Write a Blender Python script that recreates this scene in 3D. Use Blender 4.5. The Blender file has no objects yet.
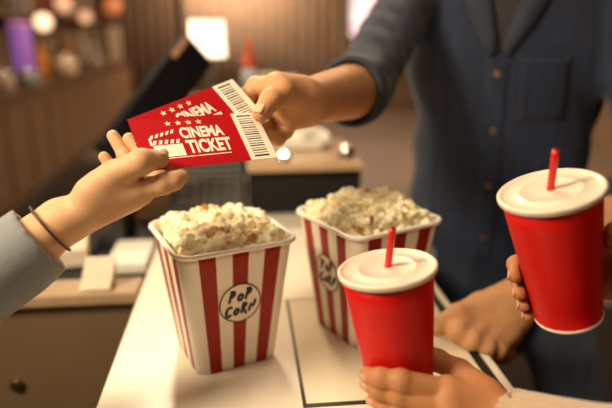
import bpy, bmesh, math, random
import numpy as np
from mathutils import Vector, Matrix
from mathutils.bvhtree import BVHTree

SC = bpy.context.scene
COL = SC.collection
PI = math.pi
rng = random.Random(7)

# ------------------------------------------------------------------ camera frame (used to measure the place)
PITCH = math.radians(16.6)
YAW = math.radians(5.98)
FPX = 595.0
CAM = np.array([0.0, 0.0, 1.42])
TOP = 0.99                                   # counter height
FW = np.array([math.sin(YAW) * math.cos(PITCH), math.cos(YAW) * math.cos(PITCH), -math.sin(PITCH)])
RT = np.array([math.cos(YAW), -math.sin(YAW), 0.0])
UP = np.cross(RT, FW)


def P(x, y, d):
    return CAM + d * (FW + RT * (x - 306) / FPX - UP * (y - 204) / FPX)


def on(x, y, z):
    r = FW + RT * (x - 306) / FPX - UP * (y - 204) / FPX
    return CAM + r * ((z - CAM[2]) / r[2])


def nrm(v):
    v = np.asarray(v, float)
    return v / np.linalg.norm(v)


# ------------------------------------------------------------------ materials
def mat(name, col, rough=0.5, metal=0.0, sss=0.0, sss_r=(1, .35, .2), coat=0.0, emit=None, es=0.0, trans=0.0,
        var=None, vscale=20.0, detail=4.0, vmin=.35, vmax=.65, bump=0.0, bscale=200.0, spec=None, sheen=0.0, coords='Object'):
    m = bpy.data.materials.new(name)
    m.use_nodes = True
    nt = m.node_tree
    b = nt.nodes['Principled BSDF']
    b.inputs['Base Color'].default_value = (*col, 1)
    b.inputs['Roughness'].default_value = rough
    b.inputs['Metallic'].default_value = metal
    if spec is not None:
        b.inputs['Specular IOR Level'].default_value = spec
    if sss:
        b.inputs['Subsurface Weight'].default_value = sss
        b.inputs['Subsurface Radius'].default_value = sss_r
        b.inputs['Subsurface Scale'].default_value = 0.006
    b.inputs['Coat Weight'].default_value = coat
    b.inputs['Coat Roughness'].default_value = 0.15
    b.inputs['Transmission Weight'].default_value = trans
    if sheen:
        b.inputs['Sheen Weight'].default_value = sheen
    if emit:
        b.inputs['Emission Color'].default_value = (*emit, 1)
        b.inputs['Emission Strength'].default_value = es
    tc = nt.nodes.new('ShaderNodeTexCoord')
    n = nt.nodes.new('ShaderNodeTexNoise')
    n.inputs['Scale'].default_value = vscale
    n.inputs['Detail'].default_value = detail
    nt.links.new(tc.outputs[coords], n.inputs['Vector'])
    r = nt.nodes.new('ShaderNodeValToRGB')
    r.color_ramp.elements[0].position = vmin
    r.color_ramp.elements[1].position = vmax
    v = var or tuple(min(1, c * 1.06) for c in col)
    r.color_ramp.elements[0].color = (*col, 1)
    r.color_ramp.elements[1].color = (*v, 1)
    nt.links.new(n.outputs['Fac'], r.inputs['Fac'])
    nt.links.new(r.outputs['Color'], b.inputs['Base Color'])
    if bump:
        n2 = nt.nodes.new('ShaderNodeTexNoise')
        n2.inputs['Scale'].default_value = bscale
        n2.inputs['Detail'].default_value = 3
        nt.links.new(tc.outputs[coords], n2.inputs['Vector'])
        bp = nt.nodes.new('ShaderNodeBump')
        bp.inputs['Strength'].default_value = bump
        bp.inputs['Distance'].default_value = 0.002
        nt.links.new(n2.outputs['Fac'], bp.inputs['Height'])
        nt.links.new(bp.outputs['Normal'], b.inputs['Normal'])
    return m


def denim_mat(name, c1, c2):
    m = mat(name, c1, rough=.85, var=c2, vscale=9, detail=6, vmin=.3, vmax=.7, sheen=.15)
    nt = m.node_tree
    tc0 = [n for n in nt.nodes if n.type == 'TEX_COORD'][0]; no0 = [n for n in nt.nodes if n.type == 'TEX_NOISE'][0]
    mp0 = nt.nodes.new('ShaderNodeMapping'); mp0.inputs['Scale'].default_value = (5, 5, .5)
    nt.links.new(tc0.outputs['Object'], mp0.inputs['Vector']); nt.links.new(mp0.outputs['Vector'], no0.inputs['Vector'])
    b = nt.nodes['Principled BSDF']
    tc = nt.nodes.new('ShaderNodeTexCoord')
    w = nt.nodes.new('ShaderNodeTexWave')
    w.inputs['Scale'].default_value = 260
    w.inputs['Distortion'].default_value = 2
    w.bands_direction = 'DIAGONAL'
    nt.links.new(tc.outputs['Object'], w.inputs['Vector'])
    bp = nt.nodes.new('ShaderNodeBump')
    bp.inputs['Strength'].default_value = .35
    bp.inputs['Distance'].default_value = .001
    nt.links.new(w.outputs['Fac'], bp.inputs['Height'])
    nt.links.new(bp.outputs['Normal'], b.inputs['Normal'])
    return m


def wood_mat(name, c1, c2, rough=.45, scale=(1.5, 1.5, 12)):
    m = mat(name, c1, rough=rough, var=c2, vscale=3, detail=8, vmin=.3, vmax=.7)
    nt = m.node_tree
    tc = [n for n in nt.nodes if n.type == 'TEX_COORD'][0]
    no = [n for n in nt.nodes if n.type == 'TEX_NOISE'][0]
    mp = nt.nodes.new('ShaderNodeMapping')
    mp.inputs['Scale'].default_value = scale
    nt.links.new(tc.outputs['Object'], mp.inputs['Vector'])
    nt.links.new(mp.outputs['Vector'], no.inputs['Vector'])
    return m


M = {}
M['counter'] = mat('cream_laminate', (.86, .77, .62), rough=.30, coat=.35, var=(.89, .81, .67), vscale=6)
M['inset'] = mat('cream_glossy_panel', (.84, .74, .55), rough=.13, coat=.6, var=(.87, .78, .60), vscale=5)
M['black_trim'] = mat('black_rubber', (.012, .011, .010), rough=.45)
M['counter_base'] = mat('brown_panel', (.16, .11, .08), rough=.6)
M['tan_steel'] = mat('tan_metal', (.19, .12, .06), rough=.42, metal=.2, var=(.23, .15, .08), vscale=3)
M['dark_wood'] = wood_mat('dark_wood', (.10, .05, .025), (.17, .09, .045))
M['bar_wood'] = wood_mat('bar_wood', (.18, .10, .05), (.27, .165, .09))
M['shelf_wood'] = wood_mat('shelf_wood', (.18, .10, .05), (.25, .15, .08))
M['wall'] = mat('brown_plaster', (.20, .125, .075), rough=.9, var=(.24, .155, .095), vscale=2)
M['curtain'] = mat('brown_curtain', (.23, .145, .085), rough=.9, var=(.27, .175, .105), vscale=4, sheen=.3)
M['ceiling'] = mat('ceiling_paint', (.35, .28, .22), rough=.9)
M['floor'] = mat('beige_tile', (.17, .125, .095), rough=.4, var=(.21, .155, .12), vscale=1.2)
M['black'] = mat('black_plastic', (.010, .009, .010), rough=.6, spec=.25)
M['blackgloss'] = mat('black_glass', (.006, .006, .008), rough=.5, spec=.2)
M['white'] = mat('white_plastic', (.82, .76, .66), rough=.4)
M['cream'] = mat('cream_card', (.75, .64, .48), rough=.6)
M['chrome'] = mat('chrome', (.85, .83, .8), rough=.12, metal=1)
M['ticket_red'] = mat('ticket_red', (.42, .0015, .006), rough=.5, var=(.45, .002, .007), vscale=40, spec=.15)
M['ticket_cream'] = mat('ticket_cream', (.86, .78, .64), rough=.5)
M['print_cream'] = mat('print_cream', (.92, .84, .66), rough=.5)
M['star_yellow'] = mat('star_yellow', (.90, .74, .40), rough=.5)
M['print_dark'] = mat('print_dark', (.015, .012, .012), rough=.5)
M['print_maroon'] = mat('print_maroon', (.12, .008, .012), rough=.5)
M['bucket_red'] = mat('bucket_red', (.30, .014, .007), rough=.45, var=(.34, .018, .009), vscale=30, spec=.25)
M['bucket_cream'] = mat('bucket_cream', (.88, .79, .62), rough=.42, var=(.90, .82, .66), vscale=30)
M['bucket_white'] = mat('bucket_white', (.90, .84, .74), rough=.4)
M['cup_red'] = mat('cup_red', (.54, .004, .002), rough=.42, var=(.58, .005, .003), vscale=30, spec=.25)
M['lid'] = mat('lid_plastic', (.80, .66, .53), rough=.33, sss=.2, sss_r=(1, .8, .6))
M['straw'] = mat('straw_red', (.70, .012, .015), rough=.3)
M['skin_pale'] = mat('skin_pale', (.60, .325, .165), rough=.55, sss=.18, var=(.66, .38, .21), vscale=30, bump=.10, bscale=500, spec=.3)
M['skin_man'] = mat('skin_man', (.58, .28, .13), rough=.55, sss=.18, var=(.64, .33, .165), vscale=30, bump=.12, bscale=500, spec=.3)
M['skin_tan'] = mat('skin_tan', (.46, .19, .075), rough=.55, sss=.15, var=(.52, .23, .10), vscale=30, bump=.12, bscale=500, spec=.3)
M['skin_brown'] = mat('skin_brown', (.42, .16, .06), rough=.55, sss=.15, var=(.47, .20, .085), vscale=30, bump=.12, bscale=500, spec=.3)
M['nail'] = mat('nail', (.70, .42, .29), rough=.35, coat=.1)
M['nail_pink'] = mat('nail_tan', (.60, .31, .19), rough=.35, coat=.1)
M['denim'] = denim_mat('denim_shirt', (.006, .011, .030), (.017, .030, .066))
M['denim_in'] = denim_mat('denim_lining', (.018, .025, .042), (.030, .038, .060))
M['jeans'] = denim_mat('jeans', (.09, .13, .20), (.20, .27, .37))
M['dark_cloth'] = mat('dark_cloth', (.03, .025, .03), rough=.9)
M['greyblue'] = mat('greyblue_sleeve', (.18, .19, .20), rough=.85, var=(.22, .23, .24), vscale=12, bump=.2, bscale=300, sheen=.2)
M['knit'] = mat('cream_knit', (.42, .28, .17), rough=.95, var=(.58, .42, .27), vscale=420, bump=.9, bscale=600, sheen=.4)
M['maroon'] = mat('maroon_cloth', (.10, .03, .02), rough=.9)
M['hair'] = mat('hair', (.02, .012, .008), rough=.5)
M['eye'] = mat('eye_white', (.8, .78, .75), rough=.2)
M['bracelet'] = mat('bracelet', (.03, .012, .008), rough=.5)
M['button'] = mat('button', (.25, .15, .07), rough=.35, metal=.6)


def popcorn_mat():
    m = mat('popcorn', (.97, .92, .68), rough=.6, sss=.25, sss_r=(.6, .5, .3), var=(.94, .78, .38), vscale=75, detail=2, vmin=.42, vmax=.72)
    nt = m.node_tree
    b = nt.nodes['Principled BSDF']
    rmp = [n for n in nt.nodes if n.type == 'VALTORGB'][0]
    tc = [n for n in nt.nodes if n.type == 'TEX_COORD'][0]
    n2 = nt.nodes.new('ShaderNodeTexNoise')
    n2.inputs['Scale'].default_value = 46
    n2.inputs['Detail'].default_value = 1
    oi = nt.nodes.new('ShaderNodeObjectInfo')
    ad = nt.nodes.new('ShaderNodeVectorMath')
    ad.operation = 'ADD'
    mu = nt.nodes.new('ShaderNodeMath'); mu.operation = 'MULTIPLY'; mu.inputs[1].default_value = 37
    nt.links.new(oi.outputs['Random'], mu.inputs[0])
    nt.links.new(tc.outputs['Object'], ad.inputs[0])
    nt.links.new(mu.outputs[0], ad.inputs[1])
    nt.links.new(ad.outputs[0], n2.inputs['Vector'])
    r2 = nt.nodes.new('ShaderNodeValToRGB')
    r2.color_ramp.elements[0].position = .66; r2.color_ramp.elements[0].color = (0, 0, 0, 1)
    r2.color_ramp.elements[1].position = .74; r2.color_ramp.elements[1].color = (1, 1, 1, 1)
    nt.links.new(n2.outputs['Fac'], r2.inputs['Fac'])
    mx = nt.nodes.new('ShaderNodeMixRGB')
    mx.inputs['Color2'].default_value = (.50, .20, .05, 1)
    nt.links.new(r2.outputs['Color'], mx.inputs['Fac'])
    nt.links.new(rmp.outputs['Color'], mx.inputs['Color1'])
    nt.links.new(mx.outputs['Color'], b.inputs['Base Color'])
    return m


M['popcorn'] = popcorn_mat()
M['popcorn_brown'] = mat('popcorn_caramel', (.42, .13, .04), rough=.4, var=(.80, .55, .25), vscale=90)


# ------------------------------------------------------------------ object helpers
def tag(o, label=None, cat=None, group=None, kind=None):
    if label: o['label'] = label
    if cat: o['category'] = cat
    if group: o['group'] = group
    if kind: o['kind'] = kind
    return o


def empty(name, loc=(0, 0, 0), rot=None):
    o = bpy.data.objects.new(name, None)
    COL.objects.link(o)
    o.empty_display_size = .05
    if rot is not None:
        o.matrix_world = Matrix.Translation(Vector(loc)) @ rot.to_4x4()
    else:
        o.location = loc
    return o


def obj(name, me, m, parent=None, smooth=True):
    """mesh or bmesh -> ONE object; m one material or a list"""
    if isinstance(me, bmesh.types.BMesh):
        bm = me
        me = bpy.data.meshes.new(name)
        bmesh.ops.recalc_face_normals(bm, faces=bm.faces)
        bm.to_mesh(me)
        bm.free()
    for x in (m if isinstance(m, (list, tuple)) else [m]):
        me.materials.append(x)
    if smooth:
        for p in me.polygons:
            p.use_smooth = True
    o = bpy.data.objects.new(name, me)
    COL.objects.link(o)
    if parent is not None:
        o.parent = parent
        bpy.context.view_layer.update()
        # geometry is authored in the parent's local frame
    return o


def world_obj(name, me, m, parent=None, smooth=True):
    """geometry authored in world space, parented without moving"""
    o = obj(name, me, m, None, smooth)
    if parent is not None:
        bpy.context.view_layer.update()
        o.parent = parent
        o.matrix_parent_inverse = parent.matrix_world.inverted()
    return o


def box(bm, lo, hi, bev=0.0, segs=2, mi=0):
    lo = Vector(lo); hi = Vector(hi)
    r = bmesh.ops.create_cube(bm, size=1)
    vs = r['verts']
    for v in vs:
        v.co = Vector((lo[i] + (v.co[i] + .5) * (hi[i] - lo[i]) for i in range(3)))
    fs = list({f for v in vs for f in v.link_faces})
    for f in fs: f.material_index = mi
    if bev:
        es = list({e for v in vs for e in v.link_edges})
        bmesh.ops.bevel(bm, geom=es, offset=bev, segments=segs, profile=.5, affect='EDGES')
    return bm


def bx(lo, hi, bev=0.0, segs=2):
    return box(bmesh.new(), lo, hi, bev, segs)


def lathe(prof, n=48, mats=None, axis_pts=None):
    bm = bmesh.new()
    rings = []
    for (r, z) in prof:
        if r < 1e-6:
            rings.append([bm.verts.new((0, 0, z))])
        else:
            rings.append([bm.verts.new((r * math.cos(2 * PI * i / n), r * math.sin(2 * PI * i / n), z)) for i in range(n)])
    for k in range(len(rings) - 1):
        a, b = rings[k], rings[k + 1]
        for i in range(n):
            j = (i + 1) % n
            if len(a) == 1 and len(b) == 1: continue
            if len(a) == 1: f = bm.faces.new((a[0], b[j], b[i]))
            elif len(b) == 1: f = bm.faces.new((a[i], a[j], b[0]))
            else: f = bm.faces.new((a[i], a[j], b[j], b[i]))
            if mats: f.material_index = mats[k]
    return bm


def tube(bm, pts, r, n=10, closed=False, flat=None):
    """swept tube; r scalar or list; flat=(normal vector, ratio) squashes the section"""
    pts = [Vector(p) for p in pts]
    N = len(pts)
    rs = r if isinstance(r, (list, tuple)) else [r] * N
    rings = []
    up = None
    for i, p in enumerate(pts):
        if closed:
            t = (pts[(i + 1) % N] - pts[i - 1]).normalized()
        else:
            t = (pts[min(i + 1, N - 1)] - pts[max(i - 1, 0)]).normalized()
        if up is None:
            up = t.orthogonal().normalized() if flat is None else Vector(flat[0])
        if flat is not None: up = Vector(flat[0])
        up = (up - t * up.dot(t)).normalized()
        s = t.cross(up)
        q = 1 if flat is None else flat[1]
        rings.append([bm.verts.new(p + (s * math.cos(2 * PI * k / n) + up * q * math.sin(2 * PI * k / n)) * rs[i]) for k in range(n)])
    m = N if closed else N - 1
    for i in range(m):
        a, b = rings[i], rings[(i + 1) % N]
        for k in range(n):
            bm.faces.new((a[k], a[(k + 1) % n], b[(k + 1) % n], b[k]))
    if not closed:
        bm.faces.new(rings[0][::-1]); bm.faces.new(rings[-1])
    return bm


def poly(bm, pts, z, mi=0):
    vs = [bm.verts.new((x, y, z)) for x, y in pts]
    f = bm.faces.new(vs)
    f.material_index = mi
    return f


# ------------------------------------------------------------------ signed distance toolkit -> one continuous smooth mesh
class Cone:
    def __init__(s, a, b, ra, rb=None, k=.004, flat=None):
        s.a = np.asarray(a, float); s.b = np.asarray(b, float)
        s.ra = ra; s.rb = ra if rb is None else rb
        s.k = k; s.flat = flat

    def bounds(s):
        r = max(s.ra, s.rb)
        return np.minimum(s.a, s.b) - r, np.maximum(s.a, s.b) + r

    def d(s, X, Y, Z):
        a, b = s.a, s.b
        if s.flat is not None:
            ax, q = s.flat; ax = nrm(ax)
            g = (1 / q - 1)
            t0 = (X - a[0]) * ax[0] + (Y - a[1]) * ax[1] + (Z - a[2]) * ax[2]
            px = X - a[0] + g * t0 * ax[0]; py = Y - a[1] + g * t0 * ax[1]; pz = Z - a[2] + g * t0 * ax[2]
            ab = b - a
            ab = ab + g * ab.dot(ax) * ax
            sc = math.sqrt(q)
        else:
            px = X - a[0]; py = Y - a[1]; pz = Z - a[2]
            ab = b - a; sc = 1
        L2 = max(ab.dot(ab), 1e-12)
        t = np.clip((px * ab[0] + py * ab[1] + pz * ab[2]) / L2, 0, 1)
        dx = px - t * ab[0]; dy = py - t * ab[1]; dz = pz - t * ab[2]
        return (np.sqrt(dx * dx + dy * dy + dz * dz) - (s.ra + t * (s.rb - s.ra))) * sc


class Group:
    def __init__(s, prims, k=.003):
        s.p = prims; s.k = k

    def bounds(s):
        bs = [q.bounds() for q in s.p]
        return np.min([b[0] for b in bs], 0), np.max([b[1] for b in bs], 0)


def smin(a, b, k):
    if k <= 0: return np.minimum(a, b)
    h = np.maximum(k - np.abs(a - b), 0) / k
    return np.minimum(a, b) - h * h * k * .25


def _eval(prims, ax, f):
    for q in prims:
        lo, hi = q.bounds()
        pad = q.k * 1.5 + .012
        sl = []
        for i in range(3):
            i0 = int(np.searchsorted(ax[i], lo[i] - pad)); i1 = int(np.searchsorted(ax[i], hi[i] + pad))
            sl.append(slice(i0, max(i1, i0)))
        if any(s.stop - s.start < 1 for s in sl): continue
        sub = [ax[i][sl[i]] for i in range(3)]
        if isinstance(q, Group):
            d = np.full([len(x) for x in sub], .5, np.float32)
            _eval(q.p, sub, d)
        else:
            d = q.d(sub[0][:, None, None], sub[1][None, :, None], sub[2][None, None, :]).astype(np.float32)
        s = tuple(sl)
        f[s] = smin(f[s], d, q.k)


def sdf_mesh(name, prims, h, cuts=(), disp=None, gap=.0012, cutk=0, inter=()):
    bs = [q.bounds() for q in prims]
    lo = np.min([b[0] for b in bs], 0) - 3 * h - .004; hi = np.max([b[1] for b in bs], 0) + 3 * h + .004
    ax = [np.arange(lo[i], hi[i] + h, h) for i in range(3)]
    f = np.full([len(a) for a in ax], .5, np.float32)
    _eval(prims, ax, f)
    X, Y, Z = ax[0][:, None, None], ax[1][None, :, None], ax[2][None, None, :]
    if disp is not None: f = f + disp(X, Y, Z).astype(np.float32)
    for c in cuts: f = np.maximum(f, -(c(X, Y, Z) - gap).astype(np.float32))
    for c in inter: f = np.maximum(f, c(X, Y, Z).astype(np.float32))
    return nets(name, f, lo, h)


def nets(name, f, lo, h):
    s = f < 0
    nx, ny, nz = f.shape
    cnt = np.zeros((nx - 1, ny - 1, nz - 1), np.int8)
    for i in (0, 1):
        for j in (0, 1):
            for k in (0, 1):
                cnt += s[i:nx - 1 + i, j:ny - 1 + j, k:nz - 1 + k]
    act = (cnt > 0) & (cnt < 8)
    I, J, K = np.nonzero(act)
    idx = np.full(act.shape, -1, np.int64)
    idx[I, J, K] = np.arange(len(I))
    pos = np.zeros((len(I), 3)); num = np.zeros(len(I))
    for axs in range(3):
        o1, o2 = [a for a in range(3) if a != axs]
        for p in (0, 1):
            for q in (0, 1):
                a = [I.copy(), J.copy(), K.copy()]
                a[o1] = a[o1] + p; a[o2] = a[o2] + q
                b = [x.copy() for x in a]; b[axs] = b[axs] + 1
                fa = f[a[0], a[1], a[2]].astype(float); fb = f[b[0], b[1], b[2]].astype(float)
                m = (fa < 0) != (fb < 0)
                t = np.where(m, fa / np.where(m, fa - fb, 1), 0)
                v = np.stack([x.astype(float) for x in a], 1)
                v[:, axs] += t
                pos[m] += v[m]; num[m] += 1
    pos = pos / num[:, None] * h + np.asarray(lo)
    quads = []
    for axs in range(3):
        o1, o2 = (axs + 1) % 3, (axs + 2) % 3
        sa = [slice(None)] * 3; sb = [slice(None)] * 3
        sa[axs] = slice(0, f.shape[axs] - 1); sb[axs] = slice(1, None)
        d = s[tuple(sa)].astype(np.int8) - s[tuple(sb)].astype(np.int8)
        E = np.nonzero(d)
        sg = d[E]
        E = [e for e in E]
        ok = (E[o1] >= 1) & (E[o2] >= 1) & (E[o1] < f.shape[o1] - 1) & (E[o2] < f.shape[o2] - 1)
        E = [e[ok] for e in E]; sg = sg[ok]
        c = []
        for (p, q) in ((1, 1), (0, 1), (0, 0), (1, 0)):
            g = [e.copy() for e in E]
            g[o1] = g[o1] - p; g[o2] = g[o2] - q
            c.append(idx[g[0], g[1], g[2]])
        c = np.stack(c, 1)
        c[sg < 0] = c[sg < 0][:, ::-1]
        quads.append(c)
    Q = np.concatenate(quads)
    Q = Q[(Q >= 0).all(1)]
    me = bpy.data.meshes.new(name)
    me.vertices.add(len(pos)); me.vertices.foreach_set('co', pos.astype(np.float32).ravel())
    me.loops.add(len(Q) * 4); me.loops.foreach_set('vertex_index', Q.astype(np.int32).ravel())
    me.polygons.add(len(Q)); me.polygons.foreach_set('loop_start', np.arange(0, len(Q) * 4, 4, dtype=np.int32))
    me.polygons.foreach_set('use_smooth', np.ones(len(Q), dtype=bool))
    me.update(calc_edges=True)
    me.validate()
    return me


def join_meshes(name, ms):
    bm = bmesh.new()
    for m in ms:
        bm.from_mesh(m)
    me = bpy.data.meshes.new(name)
    bm.to_mesh(me); bm.free()
    return me


# ------------------------------------------------------------------ THE SETTING
XL, XR, YN, YF, ZC = -2.4, 4.2, -2.4, 10.6, 3.1


def struct(name, bm, m, kind='structure', **kw):
    o = obj(name, bm, m, smooth=False)
    o['kind'] = kind
    return o


struct('floor', bx((XL - .1, 2.7, -.1), (XR + .1, YF + .1, 0)), M['floor'])
struct('floor', bx((XL - .1, YN - .1, -.1), (XR + .1, 2.7, 0)), mat('dark_brown_floor', (.020, .012, .008), rough=.75, var=(.028, .018, .012), vscale=2, spec=.12))  # nearer floor piece, darker base colour than the far piece
struct('ceiling', bx((XL - .1, YN - .1, ZC), (XR + .1, YF + .1, ZC + .1)), M['ceiling'])
struct('wall_left', bx((XL - .1, YN, 0), (XL, YF, ZC)), M['wall'])
struct('wall_right', bx((XR, YN, 0), (XR + .1, YF, ZC)), M['wall'])
struct('wall_back', bx((XL, YF, 0), (XR, YF + .1, ZC)), M['wall'])
struct('wall_front', bx((XL, YN - .1, 0), (XR, YN, ZC)), M['wall'])
struct('baseboard_back', bx((XL, YF - .02, 0), (XR, YF, .12)), M['dark_wood'])

# pleated curtains along the back wall
def curtain(name, x0, x1, label, m, y=YF - .16, z0=.04, z1=2.95, pitch=.17):
    bm = bmesh.new()
    n = int((x1 - x0) / .02)
    prev = None
    for i in range(n + 1):
        x = x0 + (x1 - x0) * i / n
        col = []
        for z in (z0, 1.2, z1):
            yy = y + .05 * math.sin(2 * PI * x / pitch + .6 * math.sin(x * 3)) * (1 if z < 2 else .7)
            col.append(bm.verts.new((x, yy, z)))
        if prev:
            for k in range(2): bm.faces.new((prev[k], col[k], col[k + 1], prev[k + 1]))
        prev = col
    root = empty(name, ((x0 + x1) / 2, y, z0))
    o = world_obj('drape', bm, m, root)
    sm = o.modifiers.new('thick', 'SOLIDIFY'); sm.thickness = .006
    r = bmesh.new()
    tube(r, [(x0 - .05, y, z1 + .03), (x1 + .05, y, z1 + .03)], .018, 12)
    world_obj('curtain_rod', r, M['black'], root)
    tag(root, label, 'curtain')
    return root


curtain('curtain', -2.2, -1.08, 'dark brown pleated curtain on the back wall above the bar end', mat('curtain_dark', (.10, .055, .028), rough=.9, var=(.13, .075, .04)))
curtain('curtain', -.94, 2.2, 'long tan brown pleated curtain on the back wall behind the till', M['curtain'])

# lit poster on the back wall
pc = on(366, 16, 1.5)
pr_ = nrm(P(366, 16, 1) - CAM); pt = CAM + pr_ * ((YF - .33 - CAM[1]) / pr_[1])
root = empty('lightbox_poster', (pt[0], YF - .3, 1.2))
rz = P(366, 36, 1) - CAM; pz = CAM[2] + rz[2] * (YF - .4) / rz[1]
px0, px1 = pt[0] - .30, pt[0] + .30
world_obj('case', bx((px0, YF - .40, pz - .03), (px1, YF - .34, 2.4), .01), M['black'], root, smooth=False)
bm = bx((px0 + .03, YF - .41, pz), (px1 - .03, YF - .401, 2.37))
pm = mat('poster_glow', (.7, .55, .6), emit=(.95, .72, .78), es=1.0, var=(.5, .2, .3), vscale=6)
nt = pm.node_tree
nt.links.new([n for n in nt.nodes if n.type == 'VALTORGB'][0].outputs['Color'], nt.nodes['Principled BSDF'].inputs['Emission Color'])
rr = [n for n in nt.nodes if n.type == 'VALTORGB'][0].color_ramp
rr.elements[0].color = (.95, .88, .88, 1); rr.elements[1].color = (.75, .25, .42, 1); rr.elements[0].position = .55
world_obj('lit_panel', bm, pm, root, smooth=False)
world_obj('post', bx((pt[0] - .03, YF - .39, 0.0), (pt[0] + .03, YF - .35, pz - .03)), M['black'], root, smooth=False)
world_obj('foot', bx((pt[0] - .2, YF - .5, 0.0), (pt[0] + .2, YF - .34, .02)), M['black'], root, smooth=False)
tag(root, 'glowing white and pink poster light box on the far wall above the sleeve', 'poster')

# back bar along the left wall
BX = -1.83
root = empty('back_bar', (BX - .27, 4.5, 0))
bm = bmesh.new()
box(bm, (XL + .005, 1.6, .06), (BX, YF - .3, .96))
for i in range(16):
    y0 = 1.65 + i * .52
    box(bm, (BX, y0, .14), (BX + .018, y0 + .46, .90), .006)
world_obj('bar_body', bm, M['bar_wood'], root, smooth=False)
world_obj('bar_top', bx((XL + .005, 1.55, .96), (BX + .05, YF - .28, 1.0), .008), M['dark_wood'], root, smooth=False)
world_obj('kickboard', bx((XL + .005, 1.6, 0), (BX - .04, YF - .3, .06)), M['black'], root, smooth=False)
tag(root, 'long brown wooden bar with panelled front running along the left wall', 'bar')

# wall shelf above the bar
for zz, lab in ((1.55, 'lower dark wooden shelf on the wall above the bar'), (2.0, 'upper dark wooden shelf on the wall above the bar')):
    root = empty('wall_shelf', (XL + .12, 5.6, zz - .03))
    world_obj('board', bx((XL + .003, 3.6, zz - .03), (XL + .24, YF - .35, zz), .004), M['shelf_wood'], root, smooth=False)
    bm = bmesh.new()
    for yy in (3.9, 5.0, 6.1, 7.2):
        b = bx((XL + .003, yy, zz - .16), (XL + .2, yy + .03, zz - .03))
        world_obj('bracket', b, M['black'], root, smooth=False)
    bm.free()
    tag(root, lab, 'shelf')


def bottle(name, x, y, z, r, hgt, m, cap, label, group=None, cat='bottle'):
    root = empty(name, (x, y, z))
    neck = r * .36
    bd = lathe([(0, 0), (r * .9, 0), (r, r * .15), (r, hgt * .58), (r * .85, hgt * .66), (neck, hgt * .78), (neck, hgt * .92), (0, hgt * .92)], 24)
    obj('bottle_body', bd, m, root)
    cp = lathe([(neck * 1.15, hgt * .90), (neck * 1.15, hgt), (0, hgt)], 20)
    obj('cap', cp, cap, root)
    tag(root, label, cat, group)
    return root


def glass(name, c, **k): return mat(name, c, rough=.15, coat=.3, **k)


G = dict(amber=glass('amber_glass', (.42, .17, .03)), green=glass('olive_glass', (.16, .14, .05)), pale=glass('pale_glass', (.55, .46, .36)),
         purple=glass('purple_glass', (.34, .16, .42)), orange=glass('orange_glass', (.75, .26, .04)), red=glass('red_glass', (.45, .05, .03)),
         grey=glass('grey_glass', (.34, .33, .34)))
gold = mat('gold_cap', (.6, .4, .15), rough=.3, metal=.8)
# bottles on the bar (distance along the bar decides where they show)
BL = [(5.35, 'red', .34, .045, 'dark red bottle standing at the near end of the bar'),
      (6.62, 'orange', .36, .07, 'orange bottle on the bar below the brightest globe lamp'),
      (6.95, 'green', .36, .045, 'olive bottle on the bar beside the orange bottle'),
      (7.75, 'amber', .40, .055, 'amber bottle on the bar beyond the brightest jar'),
      (8.35, 'pale', .52, .065, 'tall pale bottle on the bar, tallest of the row'),
      (8.95, 'grey', .40, .06, 'grey glass bottle near the far end of the bar')]
for (yy, g, hh, r_, lab) in BL:
    bottle('bottle', -2.08, yy, 1.0, r_, hh, G[g], gold, lab, 'bottles standing on the bar')
for k, yy in enumerate(np.arange(5.3, 8.4, .34)):
    g = ['pale', 'amber', 'red', 'green', 'grey'][k % 5]
    b = bottle('bottle', XL + .13, float(yy), 1.55, .042, .30, G[g], gold, ['pale', 'amber', 'dark red', 'olive', 'grey'][k % 5] + ' glass bottle on the lower wall shelf, ' + ['nearest', 'second', 'third', 'fourth', 'fifth', 'sixth', 'seventh', 'eighth', 'ninth', 'tenth'][k] + ' from the near end', 'bottles on the lower wall shelf')

# purple drink dispenser
root = empty('drink_dispenser', (-2.02, 5.92, 1.0))
obj('dispenser_base', bx((-.11, -.11, 0), (.11, .11, .14), .015), mat('dispenser_grey', (.33, .31, .33), rough=.4), root, smooth=False)
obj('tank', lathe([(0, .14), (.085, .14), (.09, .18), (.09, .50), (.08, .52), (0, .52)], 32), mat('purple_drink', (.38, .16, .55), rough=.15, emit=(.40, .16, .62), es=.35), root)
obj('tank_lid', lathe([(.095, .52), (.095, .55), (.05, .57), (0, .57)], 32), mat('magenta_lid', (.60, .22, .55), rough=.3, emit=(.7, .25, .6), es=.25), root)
bm = bmesh.new(); tube(bm, [(.10, -.0, .12), (.15, 0, .12), (.155, 0, .07)], .015, 10)
obj('tap', bm, M['chrome'], root)
tag(root, 'drink dispenser with a purple tank standing on the bar', 'drink dispenser')

root = empty('wall_cupboard', (-2.1, 9.6, 1.0))
world_obj('cupboard_body', bx((XL + .01, 9.25, 1.0005), (-1.92, 10.1, 1.52), .01), mat('tan_cupboard', (.26, .19, .12), rough=.5), root, smooth=False)
for k in range(2):
    d_ = world_obj('cupboard_door', bx((-1.92, 9.27 + k * .42, 1.02), (-1.905, 9.66 + k * .42, 1.50), .004), mat('tan_door', (.30, .22, .14), rough=.45), root, smooth=False)
    world_obj('knob', bx((-1.905, 9.60 - k * .0 + k * .09, 1.24), (-1.885, 9.62 + k * .09, 1.28), .004), M['chrome'], d_, smooth=False)
tag(root, 'tan cupboard standing at the far end of the bar', 'cupboard')

# globe lamps along the bar
lampm = mat('globe_glow', (1, .8, .6), emit=(1.0, .66, .40), es=1.9)
lampm2 = mat('globe_glow_dim', (1, .7, .5), emit=(1.0, .52, .28), es=.75)
lampm3 = mat('globe_glow_red', (1, .4, .2), emit=(1.0, .26, .08), es=.35)


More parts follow.
